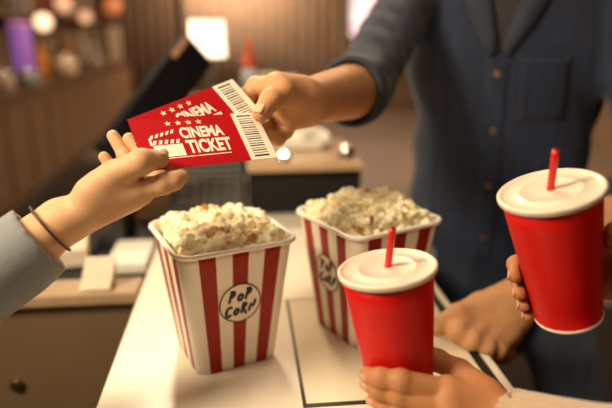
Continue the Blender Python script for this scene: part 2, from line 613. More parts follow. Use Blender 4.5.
def ray_at(px, py, x=None, y=None):
    r = nrm(P(px, py, 1) - CAM)
    t = (x - CAM[0]) / r[0] if x is not None else (y - CAM[1]) / r[1]
    return CAM + r * t


def pendant(px, py, x, r, m, lab):
    c = ray_at(px, py, x=x)
    root = empty('pendant_lamp', (c[0], c[1], c[2]))
    bm = bmesh.new(); bmesh.ops.create_uvsphere(bm, u_segments=24, v_segments=16, radius=r)
    obj('globe', bm, m, root)
    bm = bmesh.new(); tube(bm, [(0, 0, r * .95), (0, 0, ZC - c[2])], .006, 8)
    obj('cord', bm, M['black'], root)
    obj('lamp_cap', lathe([(.03, r * .9), (.03, r + .05), (0, r + .05)], 16), M['black'], root)
    tag(root, lab, 'lamp', 'globe lamps hanging over the bar')


pendant(43, 22, -2.0, .085, lampm, 'brightest peach globe lamp hanging over the bar')
pendant(63, 4, -2.0, .09, lampm2, 'globe lamp hanging second over the bar, higher than its neighbours')
pendant(85, 17, -1.9, .075, lampm2, 'globe lamp hanging third over the bar')
pendant(112, 6, -1.75, .12, lampm3, 'reddish orange globe lamp hanging farthest over the bar')

# jars and boxes on the bar front
def jar(px, py, x, r, m, lab):
    c = ray_at(px, py, x=x)
    root = empty('storage_jar', (c[0], c[1], 1.0))
    obj('jar_body', lathe([(0, 0), (r * .7, 0), (r, r * .5), (r, r * 1.3), (r * .75, r * 1.7), (0, r * 1.7)], 28), m, root)
    obj('jar_lid', lathe([(r * .78, r * 1.68), (r * .78, r * 1.9), (0, r * 1.95)], 28), M['chrome'], root)
    tag(root, lab, 'jar', 'jars on the bar')


jar(67, 76, -1.9, .12, mat('jar_cream', (.80, .62, .42), rough=.3), 'cream round jar on the bar, the brightest jar')
jar(96, 70, -1.89, .085, mat('jar_grey', (.42, .33, .27), rough=.3), 'greyish jar on the bar, farthest of the jars')
jar(30, 96, -1.88, .08, mat('jar_blue', (.36, .36, .38), rough=.3), 'bluish grey jar on the bar near the dispenser')
jar(3, 97, -1.9, .10, mat('jar_tan', (.62, .46, .33), rough=.3), 'tan jar on the bar at the left picture edge')

for o in list(COL.objects):
    if o.parent is None and (o.name.startswith(('drink_dispenser', 'storage_jar', 'wall_cupboard')) or (o.name.startswith('bottle') and o.location.z < 1.2)):
        o.location.z -= .10
    if o.name == 'back_bar':
        o.scale.z = .90
# ------------------------------------------------------------------ serving counter
CL, CR = -.184, .325
root = empty('serving_counter', (.07, 1.0, 0))
world_obj('counter_base', bx((CL + .03, .22, .0), (CR - .03, 1.74, .955)), M['counter_base'], root, smooth=False)
world_obj('countertop', bx((CL, .2, .955), (CR, 1.76, TOP), .003), M['counter'], root, smooth=False)
IL, IR, IN, IF = .064, .298, .606, .888
ins = world_obj('inset_panel', bx((IL, IN, TOP - .004), (IR, IF, TOP + .0004)), M['inset'], root, smooth=False)
bm = bmesh.new()
box(bm, (IL - .0045, IN - .007, TOP - .004), (IL, IF, TOP + .0009))
box(bm, (IR, IN - .007, TOP - .004), (IR + .013, IF + .12, TOP + .0009))
box(bm, (IL, IN - .007, TOP - .004), (IR, IN, TOP + .0009))
box(bm, (IL, IF, TOP - .004), (IR, IF + .0015, TOP + .0009))
world_obj('black_trim', bm, M['black_trim'], root, smooth=False)
tag(root, 'cream topped serving counter with a black edged glossy inset panel', 'counter')

WY = .945
root = empty('side_counter', (-.8, WY + .4, 0))
world_obj('worktop', bx((-1.5, WY, TOP - .022), (CL - .004, WY + .07, TOP), .004), mat('tan_worktop', (.38, .26, .15), rough=.35), root, smooth=False)
world_obj('front_panel', bx((-1.5, WY + .014, .08), (CL - .004, WY + .03, TOP - .022)), M['tan_steel'], root, smooth=False)
world_obj('cabinet_body', bx((-1.5, WY + .03, .08), (CL - .02, WY + .066, TOP - .022)), M['counter_base'], root, smooth=False)
world_obj('kickboard', bx((-1.48, WY + .025, 0), (CL - .02, WY + .06, .08)), M['black'], root, smooth=False)
lk = ray_at(17, 385, y=WY + .012)
bm = lathe([(0, 0), (.011, 0), (.013, .004), (.009, .007), (0, .007)], 24)
bm.transform(Matrix.Translation((lk[0], WY + .014, lk[2])) @ Matrix.Rotation(PI / 2, 4, 'X'))
world_obj('lock', bm, mat('dark_brass', (.10, .06, .03), rough=.35, metal=.7), root)
tag(root, 'tan metal fronted side counter joining the serving counter', 'counter')

root = empty('equipment_cabinet', (-.42, 1.4, 0))
EZ = .862
world_obj('cabinet_body', bx((-.66, 1.06, .03), (CL - .012, 1.76, EZ - .02)), M['black'], root, smooth=False)
world_obj('cabinet_top', bx((-.67, 1.05, EZ - .02), (CL - .008, 1.765, EZ), .003), M['black'], root, smooth=False)
world_obj('plinth', bx((-.64, 1.08, 0), (CL - .03, 1.74, .03)), M['black'], root, smooth=False)
tag(root, 'low black cabinet behind the tan ledge, carrying the sales terminal', 'cabinet')
root = empty('floor_mat', (-1.1, 3.6, 0))
bmm = bx((-1.80, .9, .001), (-.70, 6.6, .014), .004)
world_obj('mat_sheet', bmm, M['black_trim'], root, smooth=False)
tag(root, 'black rubber floor mat in front of the wooden bar', 'mat')
# things on the side counter
def thing_box(name, lo, hi, m, label, cat, bev=.006, extra=None):
    lo = np.array(lo, float); hi = np.array(hi, float)
    root = empty(name, ((lo[0] + hi[0]) / 2, (lo[1] + hi[1]) / 2, lo[2]))
    o = world_obj('casing', bx(lo, hi, bev), m, root, smooth=False)
    tag(root, label, cat)
    return root


a = ray_at(28, 285, y=1.10); b = ray_at(80, 285, y=1.10)
r = thing_box('cash_box', (a[0] - .12, 1.10, EZ + .001), (b[0], 1.27, EZ + .095), M['black'], 'low black box on the black cabinet under the grey sleeve', 'box')
bm = bmesh.new(); tube(bm, [((a[0] + b[0]) / 2 - .06, 1.13, EZ + .095), ((a[0] + b[0]) / 2 - .06, 1.13, EZ + .11), ((a[0] + b[0]) / 2 - .01, 1.13, EZ + .11), ((a[0] + b[0]) / 2 - .01, 1.13, EZ + .095)], .004, 8)
world_obj('handle', bm, M['black'], r)
c = ray_at(72, 245, y=1.2)
root = empty('napkin_stack', (c[0], 1.2, EZ + .0955))
bm = bmesh.new()
for k in range(6):
    box(bm, (-.03, -.05, k * .006), (.03, .05, k * .006 + .0055), .001)
bm.transform(Matrix.Rotation(.2, 4, 'Z'))
obj('napkins', bm, M['cream'], root, smooth=False)
tag(root, 'small stack of cream napkins lying on the black box', 'napkins')

a = ray_at(103, 255, y=1.14); b = ray_at(146, 255, y=1.14)
root = empty('receipt_printer', ((a[0] + b[0]) / 2, 1.24, TOP))
world_obj('printer_base', bx((a[0] + .02, 1.17, EZ + .001), (b[0] - .012, 1.27, EZ + .078)), M['black'], root, smooth=False)
world_obj('printer_cover', bx((a[0], 1.14, EZ + .078), (b[0], 1.28, EZ + .105), .006), M['white'], root, smooth=False)
tag(root, 'white topped machine with a dark base on the black cabinet beside the popcorn', 'printer')
a = ray_at(84, 290, y=.985); b = ray_at(114, 290, y=.985)
root = empty('menu_card', ((a[0] + b[0]) / 2, .982, TOP))
bm = bmesh.new()
w = b[0] - a[0]
for s in (-1, 1):
    vs = [(-w / 2, s * .024, 0), (w / 2, s * .024, 0), (w / 2 + .01, 0, .05), (-w / 2 + .01, 0, .05)]
    q = [bm.verts.new(v) for v in vs]; bm.faces.new(q)
o = obj('card', bm, M['cream'], root, smooth=False)
sm = o.modifiers.new('t', 'SOLIDIFY'); sm.thickness = .0012
tag(root, 'folded blank cream card standing on the tan ledge before the white machine', 'card')
root.location.z = TOP + .002

# cash drawer at the far part of the serving counter
a = on(250, 215, TOP)
dx0, dx1, dy0, dy1 = .008, .275, 1.35, 1.68
root = empty('cash_till', ((dx0 + dx1) / 2, 1.5, TOP))
world_obj('drawer_body', bx((dx0, dy0 + .01, TOP + .003), (dx1, dy1, TOP + .105), .004), M['black'], root, smooth=False)
world_obj('drawer_front', bx((dx0 + .006, dy0, TOP + .008), (dx1 - .006, dy0 + .012, TOP + .088), .003), M['black'], root, smooth=False)
world_obj('wooden_top', bx((dx0 - .004, dy0 - .004, TOP + .105), (dx1 + .004, dy1, TOP + .121), .003), mat('tan_top', (.50, .33, .19), rough=.3, coat=.3), root, smooth=False)
bm = lathe([(0, 0), (.008, 0), (.008, .004), (0, .004)], 20); bm.transform(Matrix.Translation((dx1 - .04, dy0, TOP + .05)) @ Matrix.Rotation(PI / 2, 4, 'X'))
world_obj('lock', bm, M['chrome'], root)
tag(root, 'black cash drawer with a tan top on the counter behind the popcorn', 'cash drawer')
root = empty('till_keyboard', (-.09, 1.5, TOP + .001))
bm = bmesh.new()
x0, x1, y0, y1 = -.088, .088, -.20, .22
v8 = [bm.verts.new(p) for p in ((x0, y0, 0), (x1, y0, 0), (x1, y1, 0), (x0, y1, 0), (x0, y0, .030), (x1, y0, .030), (x1, y1, .095), (x0, y1, .095))]
for f in ((0, 3, 2, 1), (4, 5, 6, 7), (0, 1, 5, 4), (1, 2, 6, 5), (2, 3, 7, 6), (3, 0, 4, 7)): bm.faces.new([v8[i] for i in f])
bmesh.ops.bevel(bm, geom=list(bm.edges), offset=.005, segments=2, profile=.5, affect='EDGES')
obj('casing', bm, M['black'], root, smooth=False)
bm = bmesh.new()
for i in range(6):
    for j in range(9):
        kx = x0 + .020 + i * .0255; ky = y0 + .035 + j * .040
        kz = .030 + (ky - y0) / (y1 - y0) * .065
        box(bm, (kx, ky, kz - .002), (kx + .020, ky + .030, kz + .0065), .002, 1)
obj('keys', bm, mat('dark_keys', (.035, .026, .020), rough=.5), root, smooth=False)
tag(root, 'black till keyboard sloping upward on the counter beside the cash drawer', 'keyboard')
DZ = TOP + .1215
# white paper bundle on it
c = ray_at(303, 140, y=1.52)
root = empty('paper_bag', (c[0], 1.54, DZ))
hw = .085
pr = [Cone((-.06, 0, .018), (.06, .01, .018), .020, .022, .02, flat=((0, 0, 1), .8)), Cone((-.05, .03, .02), (.055, .035, .022), .024, .022, .02), Cone((0, 0, .03), (.03, .03, .035), .018, .015, .02)]
me = sdf_mesh('bag', pr, .003, disp=lambda X, Y, Z: .0015 * np.sin(X * 90 + Z * 60) * np.sin(Y * 80) + 0 * Z, inter=[lambda X, Y, Z: -(Z - .001) + 0 * X + 0 * Y])
obj('bag_body', me, M['white'], root)
obj('bag_fold', bx((-.06, -.024, .002), (.05, -.018, .022), .002), M['white'], root, smooth=False)
tag(root, 'crumpled white paper bag lying on the cash drawer below the forearm', 'bag')
# service bell
c = ray_at(349, 157, y=1.46)
root = empty('service_bell', (c[0] - .012, 1.43, DZ))
obj('bell_base', lathe([(0, 0), (.021, 0), (.021, .004), (.016, .006), (0, .006)], 28), M['black'], root)
obj('bell_dome', lathe([(.020, .007), (.020, .012), (.017, .022), (.010, .029), (0, .031)], 28), M['chrome'], root)
obj('plunger', lathe([(.003, .030), (.003, .036), (.005, .037), (0, .040)], 16), M['chrome'], root)
tag(root, 'small chrome service bell on the right end of the cash drawer', 'bell')
# glowing tea light
c = ray_at(284, 164, y=1.38)
root = empty('tea_light', (c[0], 1.40, DZ))
obj('cup', lathe([(0, 0), (.017, 0), (.019, .014), (.017, .014), (.015, .004), (0, .004)], 24), M['chrome'], root)
bm = bmesh.new(); bmesh.ops.create_uvsphere(bm, u_segments=16, v_segments=10, radius=.009); bm.transform(Matrix.Translation((0, 0, .014)))
obj('flame', bm, mat('flame', (1, .8, .5), emit=(1, .78, .45), es=14), root)
tag(root, 'small glowing light on the cash drawer next to the ticket corner', 'light')

# raised brown stand behind the drawer carrying cups and bottle
sx0, sx1, sy0, sy1, SZ = -.35, .16, 1.84, 2.2, 1.19
root = empty('back_stand', ((sx0 + sx1) / 2, 2.0, 0))
world_obj('stand_body', bx((sx0, sy0, .0), (sx1, sy1, SZ - .02)), M['dark_wood'], root, smooth=False)
world_obj('stand_top', bx((sx0 - .01, sy0 - .01, SZ - .02), (sx1 + .01, sy1, SZ), .003), M['shelf_wood'], root, smooth=False)
tag(root, 'brown wooden cabinet behind the serving counter with cups on top', 'cabinet')


def paper_cup(px, r, h, m, lab, y):
    c = ray_at(px, 80, y=y)
    root = empty('paper_cup', (c[0], y, SZ))
    obj('cup_wall', lathe([(0, 0), (r * .75, 0), (r, h), (r * .97, h), (r * .7, .004), (0, .004)], 28), m, root)
    bm = bmesh.new(); tube(bm, [(r * math.cos(t), r * math.sin(t), h) for t in np.linspace(0, 2 * PI, 28, endpoint=False)], .003, 8, closed=True)
    obj('cup_rim', bm, m, root)
    tag(root, lab, 'cup', 'cream cups on the brown cabinet')


paper_cup(266, .038, .085, mat('cup_cream', (.80, .68, .46), rough=.5), 'cream paper cup on the brown cabinet beside the bluish bottle', 1.93)
paper_cup(288, .032, .075, mat('cup_cream2', (.74, .62, .45), rough=.5), 'smaller beige paper cup on the brown cabinet above the hand', 1.96)
c = ray_at(249, 60, y=1.9)
root = empty('squeeze_bottle', (c[0], 1.9, SZ), rot=Matrix.Rotation(.0, 3, 'Y'))
obj('bottle_body', lathe([(0, 0), (.026, 0), (.028, .01), (.028, .09), (.020, .11), (0, .11)], 24), mat('bluish_plastic', (.60, .64, .72), rough=.3), root)
obj('nozzle', lathe([(.024, .108), (.026, .125), (.02, .14), (.012, .16), (.006, .20), (0, .20)], 24), mat('red_nozzle', (.62, .10, .04), rough=.35), root)
tag(root, 'bluish squeeze bottle with a red nozzle on the brown cabinet', 'bottle')
# lit lampshade
c = ray_at(207, 36, y=2.0)
root = empty('table_lamp', (c[0], 2.0, SZ))
obj('lamp_base', lathe([(0, 0), (.05, 0), (.05, .012), (.01, .02), (.01, .17), (0, .17)], 24), M['black'], root)
obj('lamp_shade', lathe([(.062, .135), (.055, .25), (.053, .25), (.060, .135)], 32), mat('shade_glow', (.9, .8, .65), emit=(1, .80, .58), es=1.9), root)
tag(root, 'small lamp with a glowing white shade on the brown cabinet', 'lamp')

# black sales terminal on the side counter
e0 = P(194, 52, 1.58); e1 = P(116, 158, 1.40)
mid = (e0 + e1) / 2
ex = nrm(e0 - e1)                                   # long axis
vd = nrm(mid - CAM)
ey = nrm(np.cross(vd, ex))                          # across
ey = nrm(ey + .35 * vd); ey = nrm(ey - ex * ey.dot(ex)); ez = np.cross(ex, ey)
rotm = Matrix((ex, ey, ez)).transposed()
base = np.array([mid[0] - .10, mid[1] + .03, EZ + .001])
root = empty('sales_terminal', base)
L = np.linalg.norm(e0 - e1) / 2 + .01
bm = bx((-L, -.055, -.022), (L, .055, .022), .008, 3)
bm.transform(Matrix.Translation(Vector(mid)) @ rotm.to_4x4())
world_obj('screen_housing', bm, M['black'], root, smooth=False)
sgn = 1 if ez.dot(vd) < 0 else -1
bm = bx((-L + .012, -.046, -.0006), (L - .012, .046, .0006), 0)
bm.transform(Matrix.Translation(Vector(mid + sgn * ez * .0226)) @ rotm.to_4x4())
world_obj('screen_glass', bm, M['blackgloss'], root, smooth=False)
bm = bx((L - .085, -.051, .0226 if sgn > 0 else -.0246), (L - .015, -.036, .0246 if sgn > 0 else -.0226))
bm.transform(Matrix.Translation(Vector(mid)) @ rotm.to_4x4())
world_obj('tan_strip', bm, mat('orange_tan', (.55, .30, .17), rough=.5), root, smooth=False)  # plain orange-tan strip near the upper end of the housing
bm = bmesh.new(); tube(bm, [base + (0, 0, .01), base + (0, 0, .08), mid - sgn * ez * .02], .018, 14)
world_obj('stand', bm, M['black'], root)
bm = lathe([(0, 0), (.09, 0), (.09, .008), (.03, .016), (0, .016)], 36); bm.transform(Matrix.Translation(Vector(base)))
world_obj('foot', bm, M['black'], root)
tag(root, 'black tilted sales terminal on the black cabinet behind the tickets', 'terminal')

# ------------------------------------------------------------------ popcorn buckets
HB, ST, SB = .172, .0750, .0545        # height, half sides


def section(h, scale=1.0):
    """rounded square outline: list of (x, y, band)"""
    w = h * .285                          # stripe width
    r = h * .275
    out = []
    for f in range(4):
        ca, sa = math.cos(f * PI / 2), math.sin(f * PI / 2)
        pts = []
        for i, e in enumerate((-2.5, -1.5, -.5, .5, 1.5, 2.5)):
            pts.append((e * w, -h, 1 if i in (0, 2, 4) else 0))
        for i in range(0, 9):
            t = -PI / 2 + (PI / 2) * i / 8
            pts.append((h - r + r * math.cos(t), -h + r + r * math.sin(t), 0))
        for (x, y, b) in pts:
            out.append((x * ca - y * sa, x * sa + y * ca, b))
    return out


STROKES = {  # hand drawn letters inside a unit box, y up
    'P': [[(.1, 0), (.2, .5), (.28, 1)], [(.0, .92), (.45, 1.02), (.80, .86), (.72, .58), (.22, .46)]],
    'O': [[(.5, 0), (.15, .2), (.12, .6), (.45, .9), (.8, .7), (.82, .3), (.5, 0)]],
    'C': [[(.9, .8), (.6, 1), (.2, .8), (.05, .4), (.25, .05), (.7, .02), (.95, .2)]],
    'R': [[(.15, 0), (.22, .9)], [(.1, .88), (.6, 1), (.8, .72), (.25, .48), (.55, .25), (.95, -.12)]],
    'N': [[(.1, 0), (.2, 1), (.75, 0.02), (.85, 1.05)]],
}


def make_bucket(loc, rot, label, heap_seed, cat='popcorn bucket'):
    root = empty('popcorn_bucket', loc)
    root.rotation_euler.z = rot
    bm = bmesh.new()
    NL = 14
    rings = []
    for k in range(NL + 1):
        t = k / NL
        h = SB + (ST - SB) * t
        rings.append([(bm.verts.new((x, y, HB * t)), b) for x, y, b in section(h)])
    n = len(rings[0])
    for k in range(NL):
        for i in range(n):
            j = (i + 1) % n
            f = bm.faces.new((rings[k][i][0], rings[k][j][0], rings[k + 1][j][0], rings[k + 1][i][0]))
            f.material_index = rings[k][i][1]
    inner = []
    for k in range(NL + 1):
        t = k / NL
        h = SB + (ST - SB) * t - .0012
        inner.append([bm.verts.new((x, y, HB * t + (.003 if k == 0 else 0))) for x, y, b in section(h)])
    for k in range(NL):
        for i in range(n):
            j = (i + 1) % n
            f = bm.faces.new((inner[k][j], inner[k][i], inner[k + 1][i], inner[k + 1][j]))
            f.material_index = 2
    for i in range(n):
        j = (i + 1) % n
        f = bm.faces.new((rings[NL][i][0], rings[NL][j][0], inner[NL][j], inner[NL][i])); f.material_index = 2
    f = bm.faces.new([v[0] for v in rings[0]][::-1]); f.material_index = 2
    f = bm.faces.new(inner[0]); f.material_index = 2
    o = obj('bucket_wall', bm, [M['bucket_cream'], M['bucket_red'], M['bucket_white']], root)
    for p in o.data.polygons: p.use_smooth = True
    bm = bmesh.new()
    sec = section(ST + .0022)
    tube(bm, [(x, y, HB) for x, y, b in sec], .0032, 10, closed=True)
    obj('rim', bm, M['bucket_white'], root)
    # round badge on the front (-y) face
    zc = .098
    tilt = math.atan2(ST - SB, HB)

    def face_pt(u, v, off):
        z = zc + v * math.cos(tilt)
        h = SB + (ST - SB) * (zc / HB) + v * math.sin(tilt)
        return Vector((u, -(h + off * math.cos(tilt)), z - off * math.sin(tilt)))
    R = .0270
    bm = bmesh.new()
    vs = [bm.verts.new(face_pt(R * math.cos(t), R * math.sin(t), .0006)) for t in np.linspace(0, 2 * PI, 48, endpoint=False)]
    vb = [bm.verts.new(face_pt(R * math.cos(t), R * math.sin(t), .0)) for t in np.linspace(0, 2 * PI, 48, endpoint=False)]
    bm.faces.new(vs); bm.faces.new(vb[::-1])
    for i in range(48): bm.faces.new((vs[i], vb[i], vb[(i + 1) % 48], vs[(i + 1) % 48]))
    bd = obj('badge', bm, M['bucket_cream'], root, smooth=False)
    bm = bmesh.new()
    nv = Vector((0, -math.cos(tilt), -math.sin(tilt)))
    tube(bm, [face_pt(R * math.cos(t), R * math.sin(t), .0006) for t in np.linspace(0, 2 * PI, 48, endpoint=False)], .0010, 8, closed=True, flat=(nv, .6))
    obj('badge_ring', bm, M['print_dark'], bd)
    bm = bmesh.new()

    def word(txt, u0, v0, w, hgt, slant, rise, rad):
        for i, ch in enumerate(txt):
            c = ch.upper()
            sc = 1.0 if ch.isupper() else .72
            for st in STROKES[c]:
                pts = []
                for (x, y) in st:
                    uu = u0 + i * w + x * w * .80 + y * hgt * slant * .2
                    vv = v0 + i * rise + y * hgt * sc
                    pts.append((uu, vv))
                # smooth the stroke
                sp = []
                for a, b in zip(pts[:-1], pts[1:]):
                    for t in (0, .5): sp.append((a[0] + (b[0] - a[0]) * t, a[1] + (b[1] - a[1]) * t))
                sp.append(pts[-1])
                for _ in range(2):
                    sp = [sp[0]] + [((sp[k - 1][0] + 2 * sp[k][0] + sp[k + 1][0]) / 4, (sp[k - 1][1] + 2 * sp[k][1] + sp[k + 1][1]) / 4) for k in range(1, len(sp) - 1)] + [sp[-1]]
                tube(bm, [face_pt(p[0], p[1], .0008) for p in sp], rad, 8, flat=(nv, .4))
    word('PoP', -.0158, .0022, .0108, .0158, .8, .0008, .0020)
    word('CoRN', -.0205, -.0178, .0104, .0150, .8, .0012, .0020)
    obj('badge_lettering', bm, M['print_dark'], bd)
    tag(root, label, cat)
    return root


LBC = on(220, 231, TOP + HB)
# centre solved from the rim corners and base corners
def cam2w(x, y): return (x * math.cos(YAW) + y * math.sin(YAW), -x * math.sin(YAW) + y * math.cos(YAW))


B1 = cam2w(-.1125, .738)
B2 = cam2w(.087, .805)
R1 = math.radians(27) - YAW
R2 = math.radians(31 - 90) - YAW
b1 = make_bucket((B1[0], B1[1], TOP + .0008), R1, 'striped popcorn bucket with a readable round badge, beside the gap in the counter', 1)
b2 = make_bucket((B2[0], B2[1], TOP + .0016), R2, 'striped popcorn bucket behind the drink cup with the orange side', 2)
b2['label'] = 'striped popcorn bucket partly hidden behind a red drink cup'

# popcorn kinds
kinds = []
for s in range(8):
    rg = random.Random(100 + s)
    pr = [Cone((0, 0, 0), (0, 0, .001), .0052, .0052, .003)]
    nb = rg.randint(4, 6)
    for k in range(nb):
        th = 2 * PI * k / nb + rg.uniform(-.4, .4); ph = rg.uniform(-.5, .9)
        dd = np.array([math.cos(th) * math.cos(ph), math.sin(th) * math.cos(ph), math.sin(ph)])
        r_ = rg.uniform(.0038, .0056)
        l_ = rg.uniform(.0050, .0082)
        pr.append(Cone(dd * .002, dd * l_, r_ * .8, r_, .0022))
        if rg.random() < .8:
            d2 = nrm(dd + np.array([rg.uniform(-.7, .7) for _ in range(3)]))
            pr.append(Cone(dd * l_, dd * l_ + d2 * .0032, r_ * .6, r_ * .62, .0014))
    ph0 = rg.uniform(0, 6)
    kinds.append(sdf_mesh('popcorn_shape', pr, .00075, disp=lambda X, Y, Z, p=ph0: .00045 * (np.sin(X * 900 + p) + np.sin(Y * 1000 + 2 * p) + np.sin(Z * 950 - p)) * .6))
for me in kinds: me.materials.append(M['popcorn'])
kb = [k.copy() for k in kinds[:3]]
for me in kb:
    me.materials.clear(); me.materials.append(M['popcorn_brown'])


def heap(bucket, seed, name_group, lab, amp, n=132):
    rg = random.Random(seed)
    mw = Matrix.Translation(bucket.location) @ Matrix.Rotation(bucket.rotation_euler.z, 4, 'Z')
    lim = ST - .0165
    pts = []

    def hz(x, y):
        q = max(abs(x), abs(y)) / ST
        rr = math.hypot(x, y) / ST
        return HB - .009 + amp * max(0, 1 - rr ** 2 * .9) + .006 * (1 - q)
    tries = 0
    while len(pts) < n and tries < 60000:
        tries += 1
        x, y = rg.uniform(-lim, lim), rg.uniform(-lim, lim)
        z = hz(x, y) + rg.uniform(-.005, .006)
        lay = len(pts)
        md = .0108 if lay < n * .62 else .0094
        if abs(x) > lim - .004 and abs(y) > lim - .006: continue
        if lay > n * .66: z += .009
        if all((x - a) ** 2 + (y - b) ** 2 + (z - c) ** 2 > md ** 2 for a, b, c in pts):
            pts.append((x, y, z))
    for i, (x, y, z) in enumerate(pts):
        brown = (i % 41 == 7)
        o = bpy.data.objects.new('popcorn_piece', rg.choice(kb if brown else kinds))
        COL.objects.link(o)
        s = rg.uniform(1.0, 1.32)
        o.matrix_world = mw @ Matrix.Translation((x, y, z)) @ Matrix.Rotation(rg.uniform(0, 6.28), 4, 'Z') @ Matrix.Rotation(rg.uniform(-.9, .9), 4, 'X') @ Matrix.Scale(s, 4)
        tag(o, lab if not brown else lab.replace('pale yellow', 'caramel brown'), 'popcorn', name_group)
    # packed layer underneath, closing the gaps between the pieces
    bm = bmesh.new()
    N = 26
    hs = (ST - .006)
    g = [[bm.verts.new(((i / N * 2 - 1) * hs * .99, (j / N * 2 - 1) * hs * .99, 0)) for j in range(N + 1)] for i in range(N + 1)]
    for i in range(N + 1):
        for j in range(N + 1):
            v = g[i][j]
            x, y = v.co.x, v.co.y
            # keep clear of the rounded corners
            r = ST * .34
            cx, cy = abs(x) - (hs - r), abs(y) - (hs - r)
            if cx > 0 and cy > 0:
                l = math.hypot(cx, cy)
                if l > r:
                    x = math.copysign(hs - r + cx / l * r, x); y = math.copysign(hs - r + cy / l * r, y)
            v.co = (x, y, hz(x, y) - .013 + .003 * math.sin(i * 2.1) * math.sin(j * 1.9 + i))
    for i in range(N):
        for j in range(N): bm.faces.new((g[i][j], g[i + 1][j], g[i + 1][j + 1], g[i][j + 1]))
    # closed solid down into the bucket
    ext = bmesh.ops.extrude_face_region(bm, geom=list(bm.faces))
    vs = [e for e in ext['geom'] if isinstance(e, bmesh.types.BMVert)]
    for v in vs:
        v.co = Vector((v.co.x * .84, v.co.y * .84, HB - .05))
    o = obj('popcorn_fill', bm, M['popcorn'])
    o.matrix_world = mw
    tag(o, lab.replace('piece of pale yellow popcorn', 'packed pale popcorn filling'), 'popcorn', kind='stuff')


heap(b1, 5, 'popcorn pieces in the bucket with the readable badge', 'piece of pale yellow popcorn heaped in the bucket with the readable badge', .006, 148)
heap(b2, 9, 'popcorn pieces in the bucket behind the drink cup', 'piece of pale yellow popcorn heaped in the bucket behind the drink cup', .015, 148)

# ------------------------------------------------------------------ drink cups
CH, CRB, CRT = .138, .0320, .0440


class CupFrame:
    def __init__(s, top, bottom):
        top = np.asarray(top); bottom = np.asarray(bottom)
        s.a = nrm(top - bottom)
        s.o = top - s.a * CH
        s.r = nrm(RT - RT.dot(s.a) * s.a)
        s.b = np.cross(s.a, s.r)

    def rad(s, h): return CRB + (CRT - CRB) * h / CH

    def at(s, h, phi, off):
        t = math.radians(phi)
        return s.o + s.a * h + (s.r * math.cos(t) + s.b * math.sin(t)) * (s.rad(h) + off)

    def sd(s, X, Y, Z):
        px, py, pz = X - s.o[0], Y - s.o[1], Z - s.o[2]
        h = px * s.a[0] + py * s.a[1] + pz * s.a[2]
        q = np.sqrt(np.maximum((px - h * s.a[0]) ** 2 + (py - h * s.a[1]) ** 2 + (pz - h * s.a[2]) ** 2, 1e-12))
        dr = (q - (CRB + (CRT - CRB) * np.clip(h, 0, CH) / CH))
        dh = np.maximum(-h, h - CH - .004)
        return np.maximum(dr, dh)

    def snap(s, p, r):
        p = np.asarray(p) - s.o
        h = p.dot(s.a); q = p - h * s.a
        return s.o + s.a * h + nrm(q) * (s.rad(min(max(h, 0), CH)) + r)


def make_cup(fr, label):
    rot = Matrix((fr.r, fr.b, fr.a)).transposed()
    root = empty('drink_cup', fr.o, rot=rot)
    bpy.context.view_layer.update()
    prof = [(0, .006), (CRB - .003, .006), (CRB - .002, .0005), (CRB - .0005, 0), (CRB + .0004, .0012), (CRB + .0004, .0035), (CRB, .004)]
    for k in range(1, 9): prof.append((CRB + (CRT - CRB) * k / 8, .004 + (CH - .008) * k / 8))
    prof += [(CRT - .001, CH - .004), (CRB, .010)]
    mats = [1, 1, 1, 1, 1, 1] + [0] * 8 + [1, 1]
    bm = lathe(prof, 64, mats)
    obj('cup_body', bm, [M['cup_red'], M['bucket_white']], root)
    Lr = CRT + .0034
    z = CH
    lid = lathe([(Lr - .0012, z - .0034), (Lr - .0004, z - .0038), (Lr, z - .0032), (Lr - .0006, z - .0020), (Lr + .0002, z - .0015), (Lr + .0002, z + .0006), (Lr - .0012, z + .0017),
                 (Lr - .0030, z + .0015), (Lr - .0045, z + .0002), (Lr - .006, z - .0006), (.030, z - .0004), (.0285, z + .0010), (.0265, z + .0011), (.025, z + .0001), (.012, z + .0003), (.008, z + .0008), (0, z + .0008)], 72)
    obj('lid', lid, M['lid'], root)
    tag(root, label, 'drink cup')
    return root


CF = CupFrame(P(387, 267.5, .565), P(402, 400, .604))
CRr = CupFrame(P(550.5, 190, .545), P(570, 327, .598))
make_cup(CF, 'red paper drink cup held low by a hand in a cream knit sleeve')
make_cup(CRr, 'red paper drink cup held up in front of the denim shirt')


def make_straw(p0, p1, label, r=.0034):
    p0 = np.asarray(p0); p1 = np.asarray(p1)
    d = nrm(p1 - p0)
    root = empty('drinking_straw', p0 - d * .03)
    bm = bmesh.new()
    pts = [p0 - d * .03 + d * t for t in np.linspace(0, np.linalg.norm(p1 - p0) + .03, 12)]
    tube(bm, pts, r, 16)
    world_obj('tube', bm, M['straw'], root)
    bm = bmesh.new()
    e = p1
    tube(bm, [e - d * .004, e + d * .0003], r * .72, 14)
    world_obj('dark_tip', bm, mat('straw_inner_shade', (.12, .004, .004), rough=.6), root)  # solid dark plug; shade inside the straw is put into its colour
    tag(root, label, 'straw')


make_straw(CF.o + CF.a * (CH + .0006) + .001 * CF.r, P(392.5, 228, .548), 'red straw standing in the lower drink cup, in front of the popcorn')
make_straw(CRr.o + CRr.a * (CH + .0006), P(556, 150, .524), 'red straw standing in the raised drink cup, in front of the denim shirt')

# ------------------------------------------------------------------ cinema tickets
TW, TH = .150, .071


